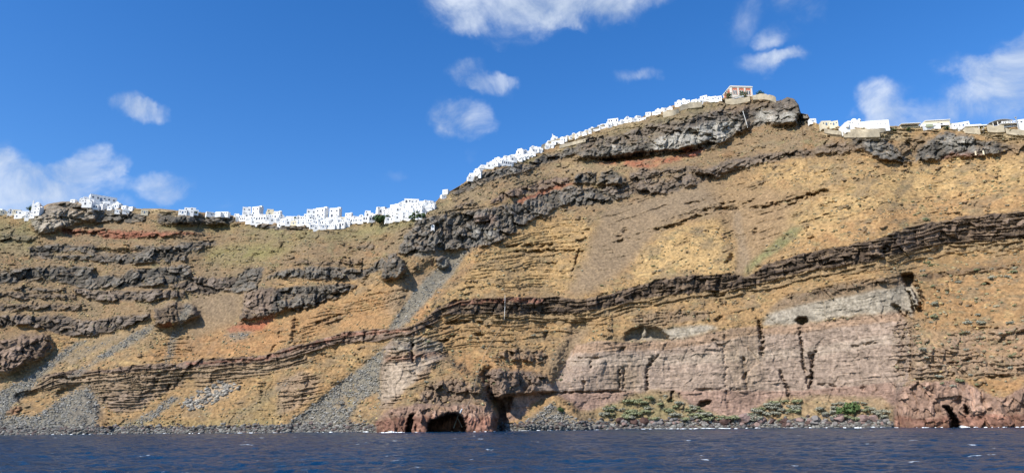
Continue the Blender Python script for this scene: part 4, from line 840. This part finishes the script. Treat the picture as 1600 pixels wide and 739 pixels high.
# gabled villa
def gable(w, d, h, rise): return mesh_from([(-w/2,-d/2,-4),(w/2,-d/2,-4),(w/2,d/2,-4),(-w/2,d/2,-4),(-w/2,-d/2,h*.55),(-w/2+w*.16,-d/2,h),(w/2,-d/2,h),(w/2,d/2,h),(-w/2+w*.16,d/2,h),(-w/2,d/2,h*.55)], [(0,1,6,5,4),(1,2,7,6),(2,3,9,8,7),(3,0,4,9),(4,5,8,9),(5,6,7,8),(3,2,1,0)])
p, az = flat_ground(1456, 200, 0, 4); m_ = mpp(p)
vl = thing('villa', 'cream villa with white-edged sloping roof and greenish ground floor', 'villa', p, az)
link('wall', gable(42*m_, 10, 10*m_, 0), M_cream, vl); link('roof', boxes([(3.2*m_, 0, 10.4*m_, 37*m_, 11, .8*m_)]), M_white, vl)
link('balcony', boxes([(-3*m_, -5.8, 1.6*m_, 40*m_, 2, 3.2*m_)]), M_white, vl)
link('ground_floor', boxes([(-12*m_, -6.9, .4*m_, 10*m_, .3, 4.2*m_)]), M_green, vl); link('annex', boxes([(24*m_, -2, 1.5*m_, 10*m_, 5, 6*m_)]), M_green, vl)
link('window', arch(3*m_, 2.2*m_, -6.8, 6*m_, 1.2*m_, .1), M_dark, vl); link('window', pane(4*m_, 1.0*m_, 4*m_, -5, 5.6*m_), M_dark, vl)
p, az = flat_ground(1417, 200, 0, 4); m_ = mpp(p)
fv = thing('house', 'flat cream building with a dark panel as veranda left of the gabled villa', 'house', p, az)
link('wall', boxes([(0, 0, 1.2*m_, 27*m_, 7, 5*m_+2)]), M_cream, fv); link('roof', boxes([(0, -1, 4.9*m_, 29*m_, 10, .7*m_)]), M_white, fv)
link('veranda_shade', boxes([(0, -3.55, 3.4*m_, 24*m_, .15, 1.8*m_)]), M_dark, fv)  # dark panel painting the shade under the veranda roof
# flat slab building with open floor and tank
p, az = flat_ground(1522, 204, 0, 4); m_ = mpp(p)
sb = thing('house', 'flat white slab-roofed building with a dark open floor and glass front', 'house', p, az)
link('roof', boxes([(0, 0, 7*m_, 36*m_, 9, 1.6*m_), (-6*m_, -.5, 8.6*m_, 24*m_, 7, 1.6*m_)]), M_white, sb); link('wall', boxes([(-8*m_, 0, 2*m_, 18*m_, 7, 8.3*m_)]), M_cream, sb)
link('glass_and_shade', boxes([(9*m_, 1, 2.8*m_, 16*m_, 5, 6.8*m_)]), M_dark, sb)  # dark block, paints the open floor's shade along with the glass
for x in (2, 9, 16.5): link('post', boxes([(x*m_, -3.8, 2.6*m_, .35, .35, 7.2*m_)]), M_white, sb)
p, az = flat_ground(1537, 208, 0, 0); m_ = mpp(p)
tk = thing('water_tank', 'pale cylindrical tank standing under the slab-roofed building', 'tank', p, az)
link('drum', dome(2.6*m_, 0, 0, -1*m_, drum=5*m_, m=3), M_grey, tk)
# arched canopy building
p, az = flat_ground(1560, 198, 0, 4); m_ = mpp(p)
cb = thing('canopy', 'dark curved pergola canopy on the terrace near the right edge', 'pergola', p, az)
v, f = [], []; n = 12
for i in range(n+1):
    t_ = i/n; x = (-19+34*t_)*m_; z = (3+7.5*math.sin(math.pi*(.12+.66*t_)))*m_
    v += [(x, -5, z), (x, 4, z+.6*m_), (x, 4, z+.1*m_), (x, -5, z-.5*m_)]
for i in range(n):
    for j in range(4): f.append((i*4+j, (i+1)*4+j, (i+1)*4+(j+1) % 4, i*4+(j+1) % 4))
f += [(3, 2, 1, 0), (4*n, 4*n+1, 4*n+2, 4*n+3)]
link('shade', mesh_from(v, f), M_grey, cb)
for x in (-14, -7, 0, 7): link('post', boxes([(x*m_, -4.4, 3.3*m_, .3, .3, 8*m_)]), M_trim, cb)
p, az = flat_ground(1572, 199, 0, 3)
rb = thing('house', 'white railed terrace building with slanting roof right of the pergola', 'house', p, az)
link('wall', boxes([(0, 0, .8*m_, 30*m_, 7, 4.5*m_)]), M_white, rb); link('floor_slab', boxes([(1*m_, -1, 3.4*m_, 33*m_, 9, .8*m_)]), M_white, rb)
link('window', boxes([(1*m_, -3.55, 1.6*m_, 24*m_, .12, 1.4*m_)]), M_dark, rb)
for i in range(9): link('baluster', boxes([(-13*m_+i*3.4*m_, -5.2, 5*m_-.12*abs(i-3)*m_, .3, .3, 2.6*m_)]), M_white, rb)
link('handrail', boxes([(.5*m_, -5.2, 6.2*m_, 28*m_, .25, .35)]), M_white, rb)
# poles and masts
p, az = at_ground(1593, 204, 0, 0); m_ = mpp(p)
ms = thing('mast', 'tall thin mast with a small head near the right edge', 'mast', p); tube([(0, 0, -1), (-2*m_, 0, 22*m_)], .28, 'pole', M_grey, ms); link('lamp_head', boxes([(-2*m_, 0, 22*m_, 3.4*m_, .8, .8*m_)]), M_grey, ms)
p, az = at_ground(1168, 199, 0, -1.5); m_ = mpp(p)
ms = thing('utility_pole', 'tall pale leaning pole against the dark summit lava', 'pole', p); tube([(0, 0, -1), (-1.5*m_, .5, 12*m_), (-3.5*m_, 1.5, 27*m_)], .17, 'pole', M_pipe, ms); link('crossarm', boxes([(-3.4*m_, 1.2, 26.5*m_, 2.4*m_, .3, .35)]), M_pipe, ms)
def line_on_ground(pts, r, name, label, cat, mat, lift=.9):
    P = []
    for (a, b_) in zip(pts[:-1], pts[1:]):
        k = max(2, int(math.hypot(b_[0]-a[0], b_[1]-a[1])/5))
        for i in range(k): t_ = i/k; P.append(ground(a[0]+(b_[0]-a[0])*t_, a[1]+(b_[1]-a[1])*t_))
    P.append(ground(*pts[-1])); c0 = P[0].copy(); Q = []
    for q in P: d = Vector((q.x, q.y, 0)).normalized(); Q.append(q-d*lift+Vector((0, 0, .3))-c0)
    o = tube(Q, r, name, mat); o.location = c0; return finish(o, None, label, cat)
line_on_ground([(789,463),(789,480),(788,500)], .1, 'pipe', 'white vertical pipe hanging down across the black lava band', 'pipe', M_pipe, 1.4)
line_on_ground([(788,501),(778,520),(765,540),(756,558),(748,580),(742,600),(735,625),(724,645)], .06, 'pipe', 'thin pale pipe winding down the slope to the sea cave', 'pipe', M_stone)
line_on_ground([(722,640),(716,650),(712,660),(709,669)], .3, 'ladder', 'white slanting ladder beside the mouth of the sea cave', 'ladder', M_pipe, 2.2)
line_on_ground([(714,652),(718,660),(722,668)], .22, 'mooring_pole', 'white leaning pole right of the cave ladder', 'pole', M_pipe, 2.2)
for (x, y, l) in ((1457,250,'leftmost pale slab marker on the right-hand rim slope'), (1525,242,'smallest pale marker post below the right-hand lava'), (1537,241,'rightmost pale slab marker below the right-hand lava')):
    p, az = at_ground(x, y); m_ = mpp(p); finish(link('marker', boxes([(0, 0, 2*m_, 2.2*m_, 1, 6*m_), (0, -.1, 5.2*m_, 1.5*m_, .8, 1.2*m_)]), M_cream, None, p, az), None, l, 'marker')

# ------------------------------------------------------------------ plants
def leafball(rx, ry, rz, n, s, seed, lobes=7):
    rg = random.Random(seed); v, f = [], []
    C_ = [(rg.uniform(-.6, .6)*rx, rg.uniform(-.6, .6)*ry, rg.uniform(.2, .75)*rz, rg.uniform(.35, .6)) for _ in range(lobes)]
    for i in range(n):
        cx, cy, cz, q = rg.choice(C_); d = Vector((rg.gauss(0, 1), rg.gauss(0, 1), rg.gauss(0, 1))).normalized(); r_ = rg.random()**.35*q
        c_ = Vector((cx+d.x*r_*rx, cy+d.y*r_*ry, max(.02, cz+d.z*r_*rz)))
        a = Vector((rg.gauss(0, 1), rg.gauss(0, 1), rg.gauss(0, 1))).normalized()*s; b_ = a.cross(d); 
        if b_.length < 1e-3: continue
        b_ = b_.normalized()*s*rg.uniform(.5, 1); k = len(v)
        v += [tuple(c_-a-b_*.3), tuple(c_+b_), tuple(c_+a-b_*.3), tuple(c_-b_)]; f.append((k, k+1, k+2, k+3))
    return mesh_from(v, f)
SH = [leafball(1, 1, .75, 420, .13, 40+i) for i in range(4)]
SHM = {}
def shrub(px, py, wpx, mat, label, group=None, name='shrub', cat='shrub', hz=1.0):
    p = ground(px, py, -.1); m_ = mpp(p); k = (rnd.randrange(4), mat.name)
    if k not in SHM: me = SH[k[0]].copy(); me.materials.append(mat); SHM[k] = me
    o = bpy.data.objects.new(name, SHM[k]); COL.objects.link(o); r_ = wpx*m_/2
    d = Vector((p.x, p.y, 0)).normalized(); o.location = p-d*r_*.25; o.scale = (r_, r_, r_*hz); o.rotation_euler = (0, 0, rnd.random()*6.3); return finish(o, None, label, cat, group)
shrub(1326, 645, 36, M_leafg, 'large bright green bush among the shore boulders', name='bush', cat='bush', hz=1.1)
shrub(600, 348, 32, M_leaf, 'left dark green bush below the cascading village', name='bush', cat='bush')
shrub(651, 344, 32, M_leaf, 'right dark green bush below the cascading village', name='bush', cat='bush')
shrub(594, 348, 12, M_leaf, 'small dark bush left of the twin green bushes', name='bush', cat='bush')
shrub(875, 642, 14, M_leafg, 'small fresh green bush at the foot of the rubble cone', name='bush', cat='bush')
shrub(1448, 345, 12, M_sage2, 'lone shrub just above the black lava band', None)
def tree(px, py, hpx, label, wide=.55):
    p, az = at_ground(px, py, -.2, 0); m_ = mpp(p); h = hpx*m_; e = thing('tree', label, 'tree', p, rnd.random()*6)
    tube([(0, 0, -1), (.1, 0, h*.3), (.2, .1, h*.6)], .25, 'trunk', M_bark, e)
    link('crown', leafball(h*wide, h*wide, h*.75, 500, .32, int(px)), M_leaf, e, (0, 0, h*.3))
tree(1162, 157, 17, 'round-topped tree in front of the salmon mansion')
tree(1188, 153, 11, 'dark tree right of the salmon mansion'); tree(1139, 158, 15, 'dark tree at the lower left corner of the mansion')
tree(463, 347, 8, 'small palm-like tree inside the middle village'); tree(425, 336, 7, 'small tree on the cream stepped block'); tree(304, 336, 7, 'small tree beside the hamlet left of the middle village'); tree(47, 331, 9, 'small tree in the far left village')
for i, (x, y) in enumerate([(1472,198),(1478,202),(1420,203),(1397,205),(1499,202),(1580,207)]): shrub(x, y, 9, M_leaf, ['dark shrub under the right end of the gabled villa','dark shrub below the green annex of the villa','dark shrub left of the gabled villa','dark shrub on the rim right of the long white building','dark shrub on the rim left of the slab-roofed building','dark shrub on the rocks below the mast'][i])
rg = random.Random(11)
# dotted shrubs of the right-hand slope
n_ = 0
while n_ < 85:
    x, y = rg.uniform(1432, 1640), rg.uniform(392, 610)
    top = float(np.interp(x, [1430, 1600, 1700], [408, 384, 380]))
    if y < top: continue
    shrub(x, y, rg.choice([5, 6, 7, 9, 12, 15]), rg.choice([M_sage, M_sage, M_sage2]), 'grey-green shrub dotted on the orange slope at the right', 'shrubs dotted on the orange slope at the right', hz=.8); n_ += 1
for n_ in range(40):
    x, y = rg.uniform(660, 900), rg.uniform(500, 600)
    shrub(x, y, rg.choice([4, 5, 6, 8]), rg.choice([M_sage, M_sage2]), 'small olive shrub on the ochre slope above the sea cave', 'shrubs on the ochre slope above the sea cave', hz=.8)
for n_ in range(34):
    x = rg.uniform(740, 1600); y = float(np.interp(x, [740, 900, 1150, 1400, 1600], [440, 440, 410, 340, 310]))+rg.uniform(-30, 14)
    shrub(x, y, rg.choice([4, 5, 7]), rg.choice([M_sage, M_sage2]), 'small shrub on the golden slope above the black lava band', 'shrubs on the golden slope above the black band', hz=.8)
# scrub belt behind the shore boulders
TOPS = pline([(905,648),(935,640),(971,630),(1000,617),(1040,618),(1078,634),(1140,653),(1175,646),(1200,630),(1280,622),(1396,634)])
n_ = 0
while n_ < 118:
    x = rg.uniform(915, 1394); y = rg.uniform(float(TOPS(x)), 657)
    if y < TOPS(x): continue
    w_ = rg.uniform(11, 24); mt = rg.choice([M_sage, M_sage, M_sage2] if x > 1150 else [M_sage, M_sage2, M_sage2])
    shrub(x, y, w_, mt, ('pale grey-green shrub in the scrub belt right of the wall foot' if mt is M_sage else 'olive shrub in the scrub belt right of the wall foot') if x > 1150 else ('pale shrub on the green bank under the pink wall' if mt is M_sage else 'olive shrub on the green bank under the pink wall'),
          ('scrub belt shrubs behind the big boulders, ' if x > 1150 else 'shrubs on the green bank under the pink wall, ')+('pale' if mt is M_sage else 'olive'), hz=.6); n_ += 1

# ------------------------------------------------------------------ rocks
def rock_geo(seed, sub=2):
    import bmesh
    bm = bmesh.new(); bmesh.ops.create_icosphere(bm, subdivisions=sub, radius=1); rg_ = random.Random(seed)
    pl = [(Vector((rg_.gauss(0, 1), rg_.gauss(0, 1), rg_.gauss(0, 1))).normalized(), rg_.uniform(.5, .85)) for _ in range(9)]
    for v in bm.verts:
        for n_, d in pl:
            k = v.co.dot(n_)
            if k > d: v.co -= n_*(k-d)*.9
        v.co *= 1+rg_.uniform(-.04, .04)
    me = bpy.data.meshes.new('rock'); bm.to_mesh(me); bm.free(); return me
RK = {}
def boulder(px, py, wpx, mat, label, group=None, hz=.75):
    k = (rnd.randrange(5), mat.name)
    if k not in RK: me = rock_geo(k[0]+3, 3); me.materials.append(mat); RK[k] = me
    p = ground(px, py); m_ = mpp(p); o = bpy.data.objects.new('boulder', RK[k]); COL.objects.link(o); r_ = wpx*m_/2
    d = Vector((p.x, p.y, 0)).normalized(); o.location = p-d*r_*.3; o.location.z = max(p.z, r_*.15); o.scale = (r_*rnd.uniform(.9, 1.1), r_*rnd.uniform(.8, 1.1), r_*hz); o.rotation_euler = (rnd.uniform(-.3, .3), rnd.uniform(-.3, .3), rnd.random()*6.3); return finish(o, None, label, 'boulder', group)
big_ = [(1163,655,26,M_rockp,'largest pinkish boulder, at the foot of the pale gully streak'),(1187,656,20,M_rockp,'pinkish boulder right of the largest one, split by shadow'),(1313,655,24,M_rockp,'broad pale boulder below the bright green bush'),(1348,655,18,M_rockp,'rounded pale boulder right of the bright green bush'),(1366,655,18,M_rockp,'rounded pale boulder next to the red headland'),(1384,658,14,M_rock,'flat grey boulder touching the red headland'),(1275,657,20,M_rock,'sharp white-flecked grey boulder left of the green bush'),(1250,658,14,M_rockp,'low boulder left of the sharp grey boulder'),(1290,650,12,M_rock,'small boulder left above the broad pale boulder'),
        (970,658,16,M_rockd,'dark red boulder at the left end of the boulder shore'),(990,660,14,M_rockd,'dark red boulder second from the left of the shore'),(1006,659,18,M_rockd,'wide dark red boulder, third along the shore'),(1132,660,18,M_rockd,'dark wet boulder left of the largest pinkish boulder'),(1115,659,10,M_rockd,'small dark boulder below the yellow scrub'),(1225,660,15,M_rockd,'dark boulder right of the split pinkish boulder'),(1205,661,12,M_rockd,'low dark boulder under the scrub belt')]
for a_ in big_: boulder(a_[0], a_[1]-1, a_[2], a_[3], a_[4])
for i in range(90):
    x = rg.uniform(905, 1394); boulder(x, rg.uniform(656, 664), rg.uniform(4, 12), rg.choice([M_rock, M_rockp, M_rockd, M_rock]), 'small boulder in the crowded line along the right-hand shore', 'small boulders lining the right-hand shore')
# loose rubble and tufts, uncountable
def scatter(name, label, cat, mask, n, smin, smax, mat, seed, colors, flat=.7, sub=1, power=2.0, tri=False):
    rs = np.random.RandomState(seed); pr = (mask*(D**2)).ravel(); pr = pr/pr.sum()
    k = rs.choice(pr.size, n, p=pr); cx, cy, cz = Xw.ravel()[k], Yw.ravel()[k], Zw.ravel()[k]
    import bmesh
    bm = bmesh.new(); bmesh.ops.create_icosphere(bm, subdivisions=sub, radius=1); bv = np.array([v.co[:] for v in bm.verts]); bf = np.array([[v.index for v in f_.verts] for f_ in bm.faces]); bm.free()
    s = smin+(smax-smin)*rs.rand(n)**power
    V = bv[None]*(1+rs.uniform(-.35, .35, (n, len(bv), 1))); a = rs.rand(n)*6.3; ca_, sa_ = np.cos(a)[:, None], np.sin(a)[:, None]
    ex = 1+rs.rand(n, 1)*.6
    x_, y_, z_ = V[..., 0]*ex, V[..., 1], V[..., 2]*flat
    X_ = (x_*ca_-y_*sa_)*s[:, None]+cx[:, None]; Y_ = (x_*sa_+y_*ca_)*s[:, None]+cy[:, None]; Z_ = z_*s[:, None]+cz[:, None]+.15*s[:, None]
    co = np.stack([X_, Y_, Z_], -1).reshape(-1, 3).astype(np.float32); F_ = (bf[None]+(np.arange(n)*len(bv))[:, None, None]).reshape(-1, 3).astype(np.int32)
    me = bpy.data.meshes.new(name); me.vertices.add(len(co)); me.vertices.foreach_set('co', co.ravel()); me.loops.add(F_.size); me.loops.foreach_set('vertex_index', F_.ravel()); me.polygons.add(len(F_))
    me.polygons.foreach_set('loop_start', np.arange(0, F_.size, 3, dtype=np.int32)); me.polygons.foreach_set('loop_total', np.full(len(F_), 3, np.int32)); me.update(calc_edges=True)
    at_ = me.color_attributes.new('rock', 'FLOAT_COLOR', 'POINT'); cc_ = np.array(colors)[rs.randint(0, len(colors), n)]*rs.uniform(.7, 1.3, (n, 1)); cc_ = np.concatenate([cc_, np.ones((n, 1))], 1).repeat(len(bv), 0).astype(np.float32); at_.data.foreach_set('color', cc_.ravel())
    return finish(link(name, me, mat), 'stuff', label, cat)
tal = (smooth(.35, .95, mats['tal'])+.05*smooth(.02, .3, mats['tal']))*(Zw > 0)*(.12+smooth(-.15, .35, fbm(PX/12, PY/9, 3, 701)))
nearshore = smooth(14, 3, Zw)*(Zw > 0)
scatter('scree', 'loose grey rubble covering the talus fans', 'rubble', tal*(.25+smooth(80, 5, Zw)), 26000, .14, .62, tmat, 301, [(.20,.19,.165), (.25,.235,.2), (.15,.14,.125), (.3,.28,.24)])
scatter('shore_rubble', 'broken rocks heaped along the waterline', 'rubble', smooth(5, 1, Zw)*(Zw > -.3)*(1-smooth(.1, .6, mats['prot']/2)), 8000, .25, 1.15, tmat, 303, [(.14,.13,.115), (.12,.09,.08), (.1,.095,.09), (.2,.19,.165)])
lt = polymask([(285,632),(320,608),(352,596),(376,602),(350,622),(300,642)], 3); lt = samp(lt, PX+2*w, PY+2*w2)*(.05+smooth(-.1, .4, fbm(PX/7, PY/6, 2, 703)))
scatter('rockfall', 'pale fallen blocks on the lower left slope', 'rubble', lt, 520, .25, 1.3, tmat, 305, [(.3,.27,.22), (.22,.2,.17)])
scatter('dry_scrub', 'low tufts of dry scrub over the slopes', 'scrub', np.clip(mats['tuft'], 0, 1)*tpatch*(Zw > 3), 11000, .25, .75, tmat, 307, [(.22,.20,.11), (.28,.21,.11), (.25,.22,.14), (.38,.28,.13), (.2,.16,.1)], flat=.8)
# ------------------------------------------------------------------ surf
wl = np.argmax(Zw > .15, axis=0); fx_, fy_ = Xw[wl, jj], Yw[wl, jj]
v, f, prev = [], [], None; pxl = PX[wl, jj]
hh = .03+.5*np.clip(fbm(pxl/9, pxl*0, 4, 501)+.25*fbm(pxl/60, pxl*0+3, 2, 503)+.15, 0, 1)
hh += .55*np.exp(-((pxl-612)/6)**2)+.6*np.exp(-((pxl-1505)/7)**2)+.12*np.exp(-((pxl-1360)/28)**4)+.12*np.exp(-((pxl-1080)/80)**4)
for j in range(NC):
    if hh[j] < .12 or (j and math.hypot(fx_[j]-fx_[j-1], fy_[j]-fy_[j-1]) > 12): prev = None; continue
    d = Vector((fx_[j], fy_[j], 0)).normalized(); b0 = Vector((fx_[j], fy_[j], 0)); k = len(v); h_ = float(hh[j])
    v += [tuple(b0-d*(1.2+2.2*h_)+Vector((0, 0, -.4))), tuple(b0-d*(.8+1.2*h_)+Vector((0, 0, .1+h_*.8))), tuple(b0-d*.2+Vector((0, 0, .1+h_))), tuple(b0+d*1.5+Vector((0, 0, -.4)))]
    if prev is not None:
        for q in range(3): f.append((prev+q, prev+q+1, k+q+1, k+q))
    prev = k
finish(link('surf', mesh_from(v, f), M_foam), 'stuff', 'white surf line breaking along the foot of the cliff', 'surf')
